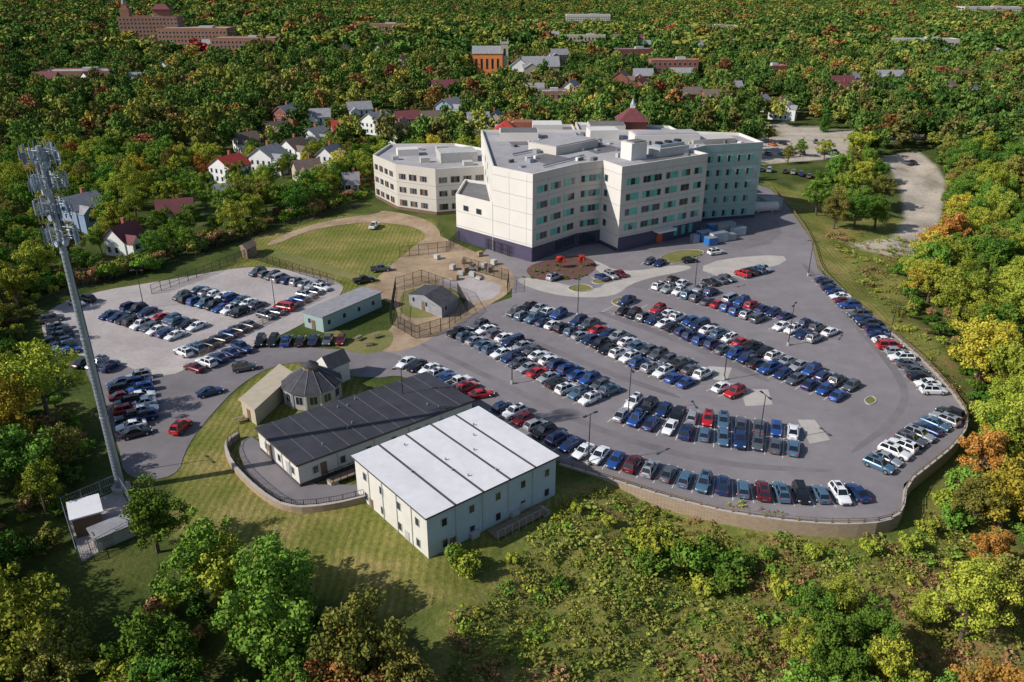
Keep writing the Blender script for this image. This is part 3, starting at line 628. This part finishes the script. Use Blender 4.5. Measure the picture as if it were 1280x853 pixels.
# ---------------------------------------------------------------- cell tower
tw=empty('cell_tower',(*G(152,612),0)); e=MB(); e.cyl((0,0,0),(0,0,.6),1.3,1.3,'concrete',16)
e.cyl((0,0,.6),(0,0,49.5),.62,.34,'metal',18)
for z in(12,24,36): e.cyl((0,0,z),(0,0,z+.25),.70-z*.0055,.70-z*.0055,'metal',18)
e.obj('pole',tw)
e=MB()
for i in range(6): a=i*.5+.3; e.cyl((.66*math.cos(a),.66*math.sin(a),1),(.40*math.cos(a),.40*math.sin(a),47),.05,.04,'black',5)
for z in np.arange(3,48,.6): e.box((0,-.68+.006*z,z),(.35,.04,.04),'black')
e.obj('cables_and_pegs',tw)
M['ant']=mat('antenna_panel',(.36,.42,.52),.5,.15,1); M['ant2']=mat('antenna_panel_dark',(.13,.17,.24),.5,.15,1)
for z,wd,na in[(48.4,1.7,5),(45.2,1.8,5),(42.0,1.6,4),(38.6,1.4,3)]:
    e=MB(); ao=R.uniform(0,1)
    for s in range(3):
        a0=s*2*math.pi/3+.4+ao; cx,cy=math.cos(a0),math.sin(a0); tx,ty=-cy,cx; rr=1.25
        for dz in(-.5,.5): e.cyl((0,0,z+dz),(cx*rr,cy*rr,z+dz),.06,.06,'metal',6); e.cyl((-tx*.3,-ty*.3,z+dz),(cx*rr-tx*wd*.7,cy*rr-ty*wd*.7,z+dz),.04,.04,'metal',5); e.cyl((tx*.3,ty*.3,z+dz),(cx*rr+tx*wd*.7,cy*rr+ty*wd*.7,z+dz),.04,.04,'metal',5)
        for zz in(-.6,.5): e.cyl((cx*rr-tx*wd,cy*rr-ty*wd,z+zz),(cx*rr+tx*wd,cy*rr+ty*wd,z+zz),.04,.04,'metal',6)
        for i in range(na):
            u=-wd+.1+i*(2*wd-.2)/(na-1); x,y=cx*(rr+.22)+tx*u,cy*(rr+.22)+ty*u; hh=R.uniform(1.0,2.3); zo=R.uniform(-.4,.5)
            e.box((x,y,z+zo),(.12,R.choice([.16,.2,.28]),hh),R.choice(['ant','ant','ant2']),a0); e.cyl((x-cx*.2,y-cy*.2,z-1.3),(x-cx*.2,y-cy*.2,z+1.5),.035,.035,'metal',6)
            if R.random()<.6: e.box((x-cx*.5,y-cy*.5,z-.4),(.25,.3,.5),'ant2',a0)
    for k_ in range(3): a0=R.uniform(0,6.28); e.cyl((math.cos(a0)*.5,math.sin(a0)*.5,z-1.2),(math.cos(a0)*.75,math.sin(a0)*.75,z-1.2),.4,.42,'ant',12)
    e.obj('antenna_platform',tw)
# ---------------------------------------------------------------- houses
EX=[]
HC=[]
def house(px,py,w_,d_,h_,rot,kw,kr,roofh=3.2,name='house',world=None,k=.085):
    x,y=world or G(px,py); z=float(terr(x,y)); par=empty(name,(x,y,z),math.radians(rot)); m_=MB(); a,b=w_/2,d_/2; HC.append((x,y))
    p=[(-a,-b),(a,-b),(a,b),(-a,b)]
    for i in range(4):
        u,v=p[i],p[(i+1)%4]; m_.face([(*u,-1),(*v,-1),(*v,h_),(*u,h_)],kw)
    for s in(-1,1): m_.face([(s*a,-b,h_),(s*a,b,h_),(s*a,0,h_+roofh)][::s],kw)
    m_.obj('walls',par); r_=MB(); e_=.5; k_=roofh/b*e_
    for s in(-1,1):
        q=[(-a-e_,s*(b+e_),h_-k_),(a+e_,s*(b+e_),h_-k_),(a+e_,0,h_+roofh+.05),(-a-e_,0,h_+roofh+.05)]; r_.hexa([(c[0],c[1],c[2]) for c in q]+[(c[0],c[1],c[2]+.22) for c in q],kr)
    r_.box((a*.4,b*.3,h_+roofh+.2),(.9,.9,2.4),'brick')
    r_.hexa([(-1.6,-b-1.2,h_*.45),(1.6,-b-1.2,h_*.45),(1.6,-b,h_*.55),(-1.6,-b,h_*.55),(-1.6,-b-1.2,h_*.48),(1.6,-b-1.2,h_*.48),(1.6,-b,h_*.6),(-1.6,-b,h_*.6)],kr)
    r_.obj('roof_and_chimney',par); g_=MB(); ww_=w_*.42; x0=-a+ww_*.5+.3; dpt=d_*.35
    g_.box((x0,-b-dpt/2,h_*.45),(ww_,dpt,h_*.9),kw)
    g_.face([(x0-ww_/2-.3,-b-dpt-.3,h_*.9-.2),(x0,-b-dpt-.3,h_*.9+roofh*.55),(x0,0,h_*.9+roofh*.55),(x0-ww_/2-.3,0,h_*.9-.2)],kr); g_.face([(x0+ww_/2+.3,-b-dpt-.3,h_*.9-.2),(x0+ww_/2+.3,0,h_*.9-.2),(x0,0,h_*.9+roofh*.55),(x0,-b-dpt-.3,h_*.9+roofh*.55)],kr)
    g_.face([(x0-ww_/2,-b-dpt,h_*.9),(x0+ww_/2,-b-dpt,h_*.9),(x0,-b-dpt,h_*.9+roofh*.5)],kw); g_.obj('front_gable_wing',par)
    ww=MB()
    for i in range(4):
        u,v=p[i],p[(i+1)%4];L=length(u,v)
        for z0 in ([1.0,3.7] if h_>4.5 else [1.0]):
            s=1.0
            while s+1<L: ribbon(ww,u,v,s,s+.9,z0,1.4,['glass'],.9,'housewhite' if kw!='housewhite' else 'frame'); s+=2.5
    ribbon(ww,(x0-ww_/2,-b-dpt),(x0+ww_/2,-b-dpt),ww_/2-.9,ww_/2+.9,h_*.5,1.3,['glass'],.9)
    wbox(ww,p[0],p[1],w_*.75-.5,w_*.75+.5,0,2.1,'brownp',.1); ww.obj('windows_and_door',par)
    dep=max(16,y*k); EX.append((x-w_*.68,x+w_*.68,y-dep,y+d_*.8))
HS=[(338,214,11,10,6.5,70,'housewhite','greyroof'),(290,226,10,11,6,60,'housewhite','redroof'),(397,188,10,10,6.5,65,'housewhite','greyroof'),(432,176,11,9,6,20,'brick','redroof'),(472,166,12,10,6.5,60,'housewhite','greyroof'),
(510,160,12,8,5,15,'tan','marroon'),(563,148,12,10,7,60,'houseblue','greyroof'),(598,165,10,9,6,10,'housewhite','greyroof'),(385,226,9,8,4.5,30,'tan','brownroof'),(108,283,10,9,6.5,60,'houseblue','greyroof'),
(160,315,8,7,4.5,70,'housewhite','marroon'),(292,256,9,8,4,30,'houseblue','greyroof'),(222,276,10,7,3.5,20,'tan','marroon'),(345,176,9,9,5,50,'brick','brownroof'),(440,238,5,5,3,10,'housewhite','greyroof'),(370,200,9,9,5.5,60,'housewhite','brownroof'),
(860,132,14,10,7,10,'brick','brownroof'),(890,134,12,10,6.5,5,'brick','brownroof'),(975,148,12,10,6.5,60,'housewhite','greyroof'),(1048,116,16,10,7,10,'brick','marroon'),(1108,108,18,11,7,0,'tan','greyroof'),(1175,122,15,11,7,30,'brick','brownroof'),(1190,108,14,10,7,0,'brick','marroon'),
(1025,118,11,9,5,30,'tan','brownroof'),(1075,120,10,9,5,70,'brick','brownroof'),(540,160,10,8,5,20,'housewhite','brownroof'),(620,160,10,8,5,80,'tan','greyroof'),(925,60,16,11,6,0,'housewhite','greyroof'),(1000,62,18,11,6,10,'housewhite','greyroof'),(950,138,9,8,5,40,'tan','greyroof'),
(415,210,9,8,5.5,70,'housewhite','greyroof'),(500,178,10,8,5.5,60,'housewhite','brownroof'),(310,190,9,8,5,40,'housewhite','brownroof'),(1060,108,11,9,5.5,30,'housewhite','greyroof'),(1210,126,11,9,6,50,'tan','greyroof'),(915,120,10,8,5.5,10,'brick','greyroof'),
(450,150,12,9,6,20,'housewhite','greyroof'),(400,160,11,9,6,10,'housewhite','greyroof'),(360,155,11,9,6,65,'brick','greyroof')]
for h in HS: house(*h)
cnt=0
while cnt<42:
    y_=R.uniform(440,1200); x_=R.uniform(-.62,.62)*y_
    if min((x_-a)**2+(y_-b)**2 for a,b in HC)<26**2 or (abs(x_+380)<80 and y_>820): continue
    if R.random()<.5 and cnt>6:
        bx,by=R.choice(HC[-8:]); x_,y_=bx+R.uniform(22,34)*R.choice([-1,1]),by+R.uniform(-8,8)
        if min((x_-a)**2+(y_-b)**2 for a,b in HC)<20**2 or y_<400: continue
    house(0,0,R.uniform(11,17),R.uniform(9,12),R.uniform(6,8),R.choice([0,15,60,75,90]),R.choice(['housewhite','housewhite','tan','brick','brick']),R.choice(['greyroof','greyroof','brownroof','marroon']),world=(x_,y_),k=.055,roofh=4); cnt+=1
house(675,100,26,14,9,4,'tan','greyroof',6,'stone_mansion'); house(650,100,12,16,8,85,'housewhite','greyroof',6,'stone_mansion')
def flat(name,px,py,w_,d_,h_,kw,rot=0,kr='roof'):
    x,y=G(px,py); z=float(terr(x,y)); m_=MB(); a,b=w_/2,d_/2; p=[(-a,-b),(a,-b),(a,b),(-a,b)]; block(m_,p,-2,h_,kw,.7,kr)
    for i in range(4):
        u,v=p[i],p[(i+1)%4];L=length(u,v); zz=1.2
        while zz+1.8<h_:
            s=1.5
            while s+2<L: ribbon(m_,u,v,s,s+1.8,zz,1.8,['glass'],.9); s+=3.6
            zz+=3.8
    m_.box((a*.3,0,h_+1),(w_*.2,d_*.3,2),'mech'); par=empty(name,(x,y,z),math.radians(rot)); m_.obj('walls_and_roof',par)
    EX.append((x-w_*.55,x+w_*.55,y-max(14,y*.1),y+d_*.7)); return par,x,y,z
flat('brown_flat_building',685,132,22,12,8,'brick2'); flat('brick_flat_building',105,108,45,20,10,'brick2',5); flat('brick_flat_building',840,98,34,14,12,'brick'); flat('school_building',250,62,70,30,17,'brick2',0); flat('brick_flat_building',310,70,60,20,13,'brick2'); flat('warehouse',735,16,90,40,14,'beige'); flat('warehouse',1235,14,120,40,14,'beige'); flat('warehouse',340,5,120,50,12,'beige',0); flat('apartment_building',730,64,40,16,12,'tan'); flat('warehouse',1150,60,70,20,10,'beige'); flat('apartment_building',960,100,22,12,9,'brick',10); flat('apartment_building',790,80,36,14,10,'brick',8,'roof'); flat('apartment_building',480,50,60,18,13,'brick2',0); flat('apartment_building',890,35,70,22,14,'tan',0)
par,x,y,z=flat('old_brick_hospital',195,60,58,26,27,'brick2',6,'marroon')
e=MB(); e.box((-24,0,17),(9,9,36),'brick2'); e.box((-24,0,37),(5,5,5),'brick2'); e.cyl((-24,0,39),(-24,0,50),3,.1,'greyroof',8); e.box((12,2,31),(16,12,6),'brick2'); e.hexa([(2,-6,34),(22,-6,34),(22,10,34),(2,10,34),(8,1,39),(16,1,39),(16,3,39),(8,3,39)],'marroon'); e.obj('towers',par)
x,y=G(610,95); z=float(terr(x,y)); par=empty('church',(x,y,z)); m_=MB(); m_.box((0,0,7),(22,14,16),'orangebrick')
m_.hexa([(-11.5,-7.5,15),(11.5,-7.5,15),(11.5,7.5,15),(-11.5,7.5,15),(-11.5,-.1,20),(11.5,-.1,20),(11.5,.1,20),(-11.5,.1,20)],'greyroof'); m_.box((12.5,-3,10),(5.5,5.5,24),'tan'); m_.box((12.5,-3,22.2),(6,6,1.2),'concrete')
for sx in(-1,1):
    for sy in(-1,1): m_.cyl((12.5+sx*2.6,-3+sy*2.6,22.6),(12.5+sx*2.6,-3+sy*2.6,26),.5,.05,'concrete',6)
for s in range(5): m_.box((-8.5+s*4,-7.05,8),(1.4,.2,7),'glass')
m_.box((12.5,-5.8,16),(1.4,.2,5),'glass'); m_.obj('nave_and_tower',par); EX.append((x-15,x+18,y-75,y+12))
# ---------------------------------------------------------------- trees
def leafmat(name,c1,c2,g=1.55,desat=0.0):
    def ad(c): m_=sum(c)/3; return tuple((q*(1-desat)+m_*desat)*g for q in c)
    c1=ad(c1); c2=ad(c2)
    m,n,l,b=newmat(name); n.remove(b); df=n.new('ShaderNodeBsdfDiffuse'); df.inputs['Roughness'].default_value=0
    at=n.new('ShaderNodeAttribute'); at.attribute_name='tint'; oi=n.new('ShaderNodeObjectInfo')
    mx=n.new('ShaderNodeMix'); mx.data_type='RGBA'; mx.inputs['A'].default_value=(*c1,1); mx.inputs['B'].default_value=(*c2,1); l.new(at.outputs['Fac'],mx.inputs['Factor'])
    hs=n.new('ShaderNodeHueSaturation'); mr=n.new('ShaderNodeMapRange'); mr.inputs['To Min'].default_value=.68; mr.inputs['To Max'].default_value=1.3; l.new(oi.outputs['Random'],mr.inputs['Value']); l.new(mr.outputs['Result'],hs.inputs['Value'])
    mh=n.new('ShaderNodeMapRange'); mh.inputs['To Min'].default_value=.484; mh.inputs['To Max'].default_value=.512; m3=n.new('ShaderNodeMath'); m3.operation='FRACT'; m4=n.new('ShaderNodeMath'); m4.operation='MULTIPLY'; m4.inputs[1].default_value=7.3
    l.new(oi.outputs['Random'],m4.inputs[0]); l.new(m4.outputs[0],m3.inputs[0]); l.new(m3.outputs[0],mh.inputs['Value']); l.new(mh.outputs['Result'],hs.inputs['Hue'])
    l.new(mx.outputs['Result'],hs.inputs['Color']); l.new(hs.outputs['Color'],df.inputs['Color'])
    l.new(df.outputs[0],n['Material Output'].inputs['Surface'])
    return m
LC={'g1':((.028,.070,.012),(.070,.14,.022)),'g2':((.055,.115,.016),(.12,.19,.03)),'g3':((.12,.16,.02),(.24,.25,.035)),
'ol':((.09,.10,.02),(.18,.165,.04)),'ye':((.20,.175,.02),(.35,.28,.04)),'or':((.18,.095,.02),(.31,.17,.04)),'ru':((.13,.055,.02),(.26,.11,.04)),'re':((.22,.02,.02),(.38,.05,.03)),'br':((.15,.085,.04),(.26,.16,.075)),'wg':((.09,.115,.02),(.19,.19,.045))}
LM={k_:leafmat('leaf_'+k_,*v) for k_,v in LC.items()}; LF={k_:leafmat('far_leaf_'+k_,v[0],v[1],1.3,.12) for k_,v in LC.items()}
def tree(name,lk,seed,Ht,Rd,ncl,nl,ls,trunk=True,cone=False,zc=.60,vz=.40,crf=(.26,.42),LMd=None,rmax=.80):
    LMd=LMd or LM
    g=np.random.default_rng(seed); C=[]; lob=g.uniform(0,6.28,3)
    for i in range(ncl):
        d=g.normal(size=3); d/=np.linalg.norm(d); r=g.uniform(.30,rmax); az=math.atan2(d[1],d[0]); r*=1+.18*math.sin(2*az+lob[0])+.12*math.sin(3*az+lob[1])
        if cone:
            h=g.uniform(.08,.97); a=g.uniform(0,6.28); rr=Rd*(1-h)*g.uniform(.4,.85); C.append([math.cos(a)*rr,math.sin(a)*rr,h*Ht])
        else: C.append([d[0]*r*Rd,d[1]*r*Rd,Ht*zc+d[2]*r*Ht*vz*.95+ .06*Ht*math.sin(az+lob[2])])
    C=np.array(C); cr=g.uniform(*crf,size=ncl)*Rd
    if cone: cr=(.16+.32*(1-C[:,2]/Ht))*Rd
    ci=g.choice(ncl,size=nl,p=cr**2/np.sum(cr**2)); d=g.normal(size=(nl,3)); d[:,2]+=.25; d/=np.linalg.norm(d,axis=1)[:,None]
    pos=C[ci]+d*(cr[ci]*g.uniform(.35,1.18,size=nl)**.8)[:,None]*np.array([1,1,.8])
    nn=d+g.normal(size=(nl,3))*.5; nn/=np.linalg.norm(nn,axis=1)[:,None]
    t=np.cross(nn,g.normal(size=(nl,3))); t/=np.linalg.norm(t,axis=1)[:,None]; b=np.cross(nn,t); s=(ls*g.uniform(.5,1.25,size=nl))[:,None]; s2=s*g.uniform(.5,.9,size=(nl,1))
    V=np.stack([pos-t*s,pos-b*s2,pos+t*s,pos+b*s2],1).reshape(-1,3)
    mb=MB()
    if trunk:
        top=Vector((0,0,Ht*.62)); r0=Rd*.07+.06; mb.cyl((0,0,-1.5),(g.uniform(-.2,.2),g.uniform(-.2,.2),Ht*.35),r0,r0*.7,'bark',7,False); mb.cyl((0,0,Ht*.33),top,r0*.7,r0*.25,'bark',6,False)
        for i in range(min(ncl,9)):
            z0=Ht*g.uniform(.22,.5); mb.cyl((0,0,z0),tuple(C[i]*.92),r0*.35,.03,'bark',5,False)
    nv0=len(mb.v); verts=np.array(mb.v+[]).reshape(-1,3) if nv0 else np.zeros((0,3)); allv=np.vstack([verts,V]); F_=mb.f+ (np.arange(nl*4).reshape(-1,4)+nv0).tolist()
    me=bpy.data.meshes.new(name); me.from_pydata(allv.tolist(),[],F_); me.materials.append(M['bark']); me.materials.append(LMd[lk])
    me.polygons.foreach_set('material_index',[0]*len(mb.f)+[1]*nl)
    ct=g.uniform(0,1,size=ncl); tt=np.clip(ct[ci]*.6+g.uniform(0,.5,size=nl)-.05,0,1); a_=me.attributes.new('tint','FLOAT','FACE'); a_.data.foreach_set('value',np.concatenate([np.zeros(len(mb.f)),tt])); me.update(); return me
near=[];spec=[('g1',0),('g1',1),('g2',2),('g2',3),('g3',4),('g3',5),('ol',6),('g2',7),('ye',8),('or',9),('ru',10),('g3',11),('ol',12),('g2',13),('ye',14)]
for lk,s in spec: near.append((lk,tree('deciduous_tree_'+lk,lk,100+s,12+R.uniform(-1.5,2.5),4.9+R.uniform(-.6,.7),75,7500,.22,crf=(.13,.28),rmax=.98)))
redm=tree('red_maple',"re",55,5.5,1.8,14,2500,.14); conm=tree('conifer','g1',66,13,3.2,60,4000,.26,cone=True)
bush=[(k,tree('bush_'+k,k,200+i,3.2,2.0,20,1300,.18,zc=.5,vz=.42,crf=(.18,.34))) for i,k in enumerate(['g2','g3','wg','g1','br'])]
bykey={}
for k,m_ in near: bykey.setdefault(k,[]).append(m_)
def place(me,x,y,s,name='deciduous_tree',sz=1):
    o=bpy.data.objects.new(name,me); sc.collection.objects.link(o); o.location=(x,y,float(terr(x,y))); o.rotation_euler=(R.uniform(-.05,.05),R.uniform(-.05,.05),R.uniform(0,6.28)); o.scale=(s*R.uniform(.9,1.1),s*R.uniform(.9,1.1),s*sz); return o
OPEN=GP([(45,440),(40,400),(60,372),(110,350),(190,334),(300,297),(380,272),(450,250),(468,238)])+[(-50,262),(-48,290),(-15,298),(20,303),(60,300),(80,280)]+GP([(945,185),(948,158),(1060,162),(1065,180),(1060,215),(1100,215),(1104,194),(1150,186),(1185,215),(1180,300),(1120,330),(1145,390),(1195,440),(1232,520),(1222,600),(1280,720),(1500,1100),(545,1100),(520,880),(480,820),(420,765),(330,732),(250,722),(200,755),(170,785),(90,785),(62,740),(70,690),(75,640),(135,590),(108,530),(60,500)])
def excl(x,y):
    r=inpoly(x,y,OPEN)
    for a,b,c,d in EX: r|=(x>a)&(x<b)&(y>c)&(y<d)
    return r
def grid(x0,x1,y0,y1,s):
    a=np.arange(x0,x1,s);b=np.arange(y0,y1,s); A,B=np.meshgrid(a,b); A=A.ravel()+NR.uniform(-.45,.45,A.size)*s;B=B.ravel()+NR.uniform(-.45,.45,B.size)*s; return A,B
def infov(x,y,mg=20): return (np.abs(x)<(y*.91+28)*.64*1.06+mg)&(y>42)
YS=330
x,y=grid(-260,300,42,YS,7.6); k=infov(x,y)&~excl(x,y); x,y=x[k],y[k]; d=distpoly(x,y,OPEN); k=d>2.2; x,y=x[k],y[k]
def fieldn(x,y): return np.sin(x*.031+y*.017)+np.sin(x*.013-y*.041+2)+.6*np.sin(x*.09+y*.07)
fn=fieldn(x,y)
for i in range(len(x)):
    right=x[i]>70 and y[i]<230
    wts={'g1':2.8,'g2':5.5,'g3':5+2*max(0,fn[i]),'ol':2.2,'ye':.45+(1.5 if right else 0),'or':.12+(.5 if right else 0),'ru':.12}
    lowleft=y[i]<110 and x[i]<0
    if lowleft: wts.update({'ol':2.5,'g3':5.5,'g2':5.5,'ye':.6,'or':.1+(1.8 if x[i]>-25 else 0)})
    kk=R.choices(list(wts),list(wts.values()))[0]; place(R.choice(bykey[kk]),x[i],y[i],R.uniform(.62,1.15)*(1 if y[i]<180 or x[i]>0 else .85))
for px,py,s,kk in[(198,690,.85,'g2'),(1020,268,1,'g2'),(1042,282,.9,'ol'),(1068,280,1,'g1'),(1095,275,.95,'g2'),(1058,252,1.1,'g3'),(1030,240,.9,'g1'),(1100,248,.9,'ol'),(1080,232,1,'g3'),(1045,225,1,'g2'),(1075,262,1,'g2'),(1095,222,.9,'g1'),(1060,215,.9,'ol'),(1085,210,.8,'g2'),
    (1020,760,.62,'g2'),(1050,745,.5,'g3'),(1090,790,.7,'g2'),(1040,810,.75,'g2'),(1120,830,.7,'g3'),(1000,860,.8,'g2'),(1090,880,.8,'g2'),(1160,760,.4,'g3'),(1210,770,.8,'g3'),(1260,740,.8,'ol'),(1230,880,.8,'or'),(1180,870,.6,'g2'),(1150,900,.8,'g2'),(1060,840,.7,'g2'),(1010,800,.6,'g3'),
    (1255,640,.9,'ye'),(1240,690,.6,'or'),(1150,360,.7,'ye'),(1135,345,.6,'g3'),(985,205,.6,'ol'),(930,200,.8,'g3'),(500,880,.8,'ol'),(450,850,.8,'or'),(1160,320,.8,'ye'),(1185,330,.9,'g3'),(1225,590,.8,'or'),(1245,560,.9,'g3'),(1220,640,.7,'ol'),(1000,196,.6,'g2'),(1030,200,.7,'g3'),(960,178,.6,'ol'),
    (460,225,.8,'g2'),(440,222,.7,'g1'),(410,245,.8,'g2'),(395,240,.7,'g1'),(58,640,.7,'g3')]:
    place(R.choice(bykey[kk]),*G(px,py),s)
for px,py,s in[(800,668,.9),(820,682,1.2),(842,690,1.1),(870,690,1.2),(895,688,1.0),(858,675,.8),(915,700,1.2),(930,690,.8),(885,668,.7),(570,706,.9),(585,716,1.0),(640,700,.5),(1180,620,.9),(1195,640,1),(1160,650,.7),(810,700,.8),(980,720,.9),(700,720,.5),(1200,600,1.1),(905,712,.9),(880,715,.7),(720,640,.5),(1020,680,.6),(1090,675,.7),(1140,670,.8),(760,650,.5),(960,680,.6)]:
    place(R.choice([bush[0][1],bush[1][1],bush[0][1]]),*G(px,py),s*1.25,'shrub')
for px,py in[(700,335),(727,333)]: place(redm,*G(px,py),.75,'red_maple_tree')
for px,py,s in[(1030,165,1),(745,62,1.2),(630,110,1),(665,150,.8),(905,150,.8),(230,230,.8)]: place(conm,*G(px,py),s,'conifer_tree')
for i in range(80):
    px,py=R.choice([(R.uniform(45,200),0),(R.uniform(200,450),1)]); yy=(368-(px-45)*.2) if py==0 else 330-(px-200)*.31
    place(R.choice(bush)[1],*G(px,yy+R.uniform(-6,0)),R.uniform(.8,1.6),'shrub')
for i in range(26): place(R.choice(bush[:3])[1],*G(R.uniform(650,740),R.uniform(332,350)),R.uniform(.15,.3),'shrub')
def scatter(name,pts,scl,rz,idx,meshes):
    coll=bpy.data.collections.new(name+'_sources')
    for i,m_ in enumerate(meshes): coll.objects.link(bpy.data.objects.new(f'{name}_source_{i:02d}',m_))
    me=bpy.data.meshes.new(name); me.from_pydata(pts.tolist(),[],[])
    def A(nm,t,v,f='value'): q=me.attributes.new(nm,t,'POINT'); q.data.foreach_set(f,np.asarray(v).ravel())
    A('scl','FLOAT_VECTOR',scl,'vector'); A('rot','FLOAT_VECTOR',np.stack([np.zeros(len(rz)),np.zeros(len(rz)),rz],1),'vector'); A('idx','INT',idx.astype(np.int32))
    o=bpy.data.objects.new(name,me); sc.collection.objects.link(o)
    ng=bpy.data.node_groups.new(name,'GeometryNodeTree'); ng.interface.new_socket('Geometry',in_out='INPUT',socket_type='NodeSocketGeometry'); ng.interface.new_socket('Geometry',in_out='OUTPUT',socket_type='NodeSocketGeometry')
    N=ng.nodes;L=ng.links; gi=N.new('NodeGroupInput');go=N.new('NodeGroupOutput'); ip=N.new('GeometryNodeInstanceOnPoints'); ci=N.new('GeometryNodeCollectionInfo'); ci.inputs['Collection'].default_value=coll; ci.inputs['Separate Children'].default_value=True; ci.inputs['Reset Children'].default_value=True
    def NA(nm,t): q=N.new('GeometryNodeInputNamedAttribute'); q.data_type=t; q.inputs['Name'].default_value=nm; return q.outputs['Attribute']
    L.new(gi.outputs[0],ip.inputs['Points']); L.new(ci.outputs[0],ip.inputs['Instance']); ip.inputs['Pick Instance'].default_value=True
    L.new(NA('idx','INT'),ip.inputs['Instance Index']); L.new(NA('rot','FLOAT_VECTOR'),ip.inputs['Rotation']); L.new(NA('scl','FLOAT_VECTOR'),ip.inputs['Scale']); L.new(ip.outputs[0],go.inputs[0])
    o.modifiers.new('scatter','NODES').node_group=ng; return o
fk=['g1','g1','g2','g2','g3','g3','ol','ye','or','ru','g2','re']
mid=[tree('forest_tree_'+k_,k_,300+i,12.5,5.0,36,900,.58,crf=(.18,.32),rmax=.92,LMd=LF,trunk=False) for i,k_ in enumerate(fk)]
farm=[tree('far_forest_tree_'+k_,k_,350+i,12.5,5.4,20,240,1.15,crf=(.2,.36),rmax=.92,LMd=LF,trunk=False) for i,k_ in enumerate(fk)]
def pick(x,y,n):
    f=fieldn(x*.35,y*.35); f2=fieldn(x*.12+40,y*.12); out=np.zeros(n,int)
    base=np.array([4,4,5.5,5.5,3,3,3.4,.45,.40,.3,5.5,.08])
    for i in range(n):
        w_=base.copy(); 
        if x[i]>0: w_[[7,8,9]]*=1.5
        if f[i]>.5: w_[[4,5,6]]*=1.6; w_[[7,8,9]]*=2.8
        if f2[i]>.8: w_[[6,8,9]]*=1.8
        if f[i]<-.6: w_[[0,1]]*=2.2
        out[i]=R.choices(range(12),w_)[0]
    return out
def forest(name,x0,x1,y0,y1,sp,s0,s1,zf,ml):
    x,y=grid(x0,x1,y0,y1,sp); s=NR.uniform(s0,s1,len(x)); k=infov(x,y,40)&~excl(x,y)&~((fieldn(x*.8,y*.8+50)<-1.9)&(y<1400)); x,y,s=x[k],y[k],s[k]
    scatter(name,np.stack([x,y,terr(x,y)],1),np.stack([s,s,s*zf*NR.uniform(.7,1.3,len(s))],1),NR.uniform(0,6.28,len(x)),pick(x,y,len(x)),ml)
forest('distant_forest',-750,750,YS,700,8.4,.6,1.3,1,mid)
forest('far_hills_forest',-2400,2400,700,3300,15.5,1.1,2.0,.75,farm)
# meadow brush
wk=['wg','br','g3','wg','g2','ol','wg','g2']
weeds=[tree('weed_'+k_,k_,400+i,1.0,.9,12,70,.15,trunk=False,zc=.32,vz=.45,rmax=1.0) for i,k_ in enumerate(wk)]
x,y=grid(-20,170,40,230,.95); k=inpoly(x,y,MEADOW)&(distpoly(x,y,MEADOW)>.5)&infov(x,y,3); x,y=x[k],y[k]; dd_=distpoly(x,y,PLATEAU); fn=fieldn(x*3,y*3)+fieldn(x*9,y*8)*.5+NR.normal(size=len(x))*.7
k=(NR.random(len(x))<.75)&(dd_>1.1)&((y<125)|(NR.random(len(x))<.3)); x,y,fn=x[k],y[k],fn[k]; s=NR.gamma(2.6,.30,len(x))+.12; s=np.clip(s,.25,2.4); idx=np.where(fn>.6,NR.choice([1,5,3,1],len(x)),NR.choice([0,3,6,2,5,7,0,4],len(x)))
scatter('meadow_brush',np.stack([x,y,terr(x,y)-.05],1),np.stack([s,s,s**.7*.85],1),NR.uniform(0,6.28,len(x)),idx,weeds)
x,y=grid(-260,260,42,330,3.6); d=distpoly(x,y,OPEN); k=infov(x,y)&(~inpoly(x,y,OPEN))&(d<9); x,y=x[k],y[k]
for a,b,c_,d_ in EX: k=~((x>a)&(x<b)&(y>c_)&(y<d_)); x,y=x[k],y[k]
s=NR.uniform(.5,1.1,len(x)); scatter('undergrowth',np.stack([x,y,terr(x,y)],1),np.stack([s,s,s],1),NR.uniform(0,6.28,len(x)),NR.integers(0,5,len(x)),[b[1] for b in bush])
# ---------------------------------------------------------------- light, sky, camera
S=Vector((-.95,-.31,0)).normalized(); el=math.radians(35); sd=Vector((S.x*math.cos(el),S.y*math.cos(el),math.sin(el)))
sl=bpy.data.lights.new('sun','SUN'); sl.energy=5.0; sl.angle=math.radians(.5); sl.color=(1,.95,.88); so=bpy.data.objects.new('sun',sl); sc.collection.objects.link(so); so.rotation_euler=sd.to_track_quat('Z','Y').to_euler()
wd=bpy.data.worlds.new('World'); sc.world=wd; wd.use_nodes=True; nt=wd.node_tree; sk=nt.nodes.new('ShaderNodeTexSky'); sk.sky_type='NISHITA'; sk.sun_disc=False; sk.sun_elevation=el; sk.sun_rotation=math.atan2(S.x,S.y)
nt.links.new(sk.outputs[0],nt.nodes['Background'].inputs[0]); nt.nodes['Background'].inputs[1].default_value=.105
cam=bpy.data.cameras.new('camera'); cam.sensor_width=36; cam.lens=F/1280*36; cam.clip_end=30000; cam.clip_start=.5
co_=bpy.data.objects.new('camera',cam); sc.collection.objects.link(co_); co_.location=(0,0,H); co_.rotation_euler=(math.pi/2-TH,0,0); sc.camera=co_
print('objects',len(bpy.data.objects))
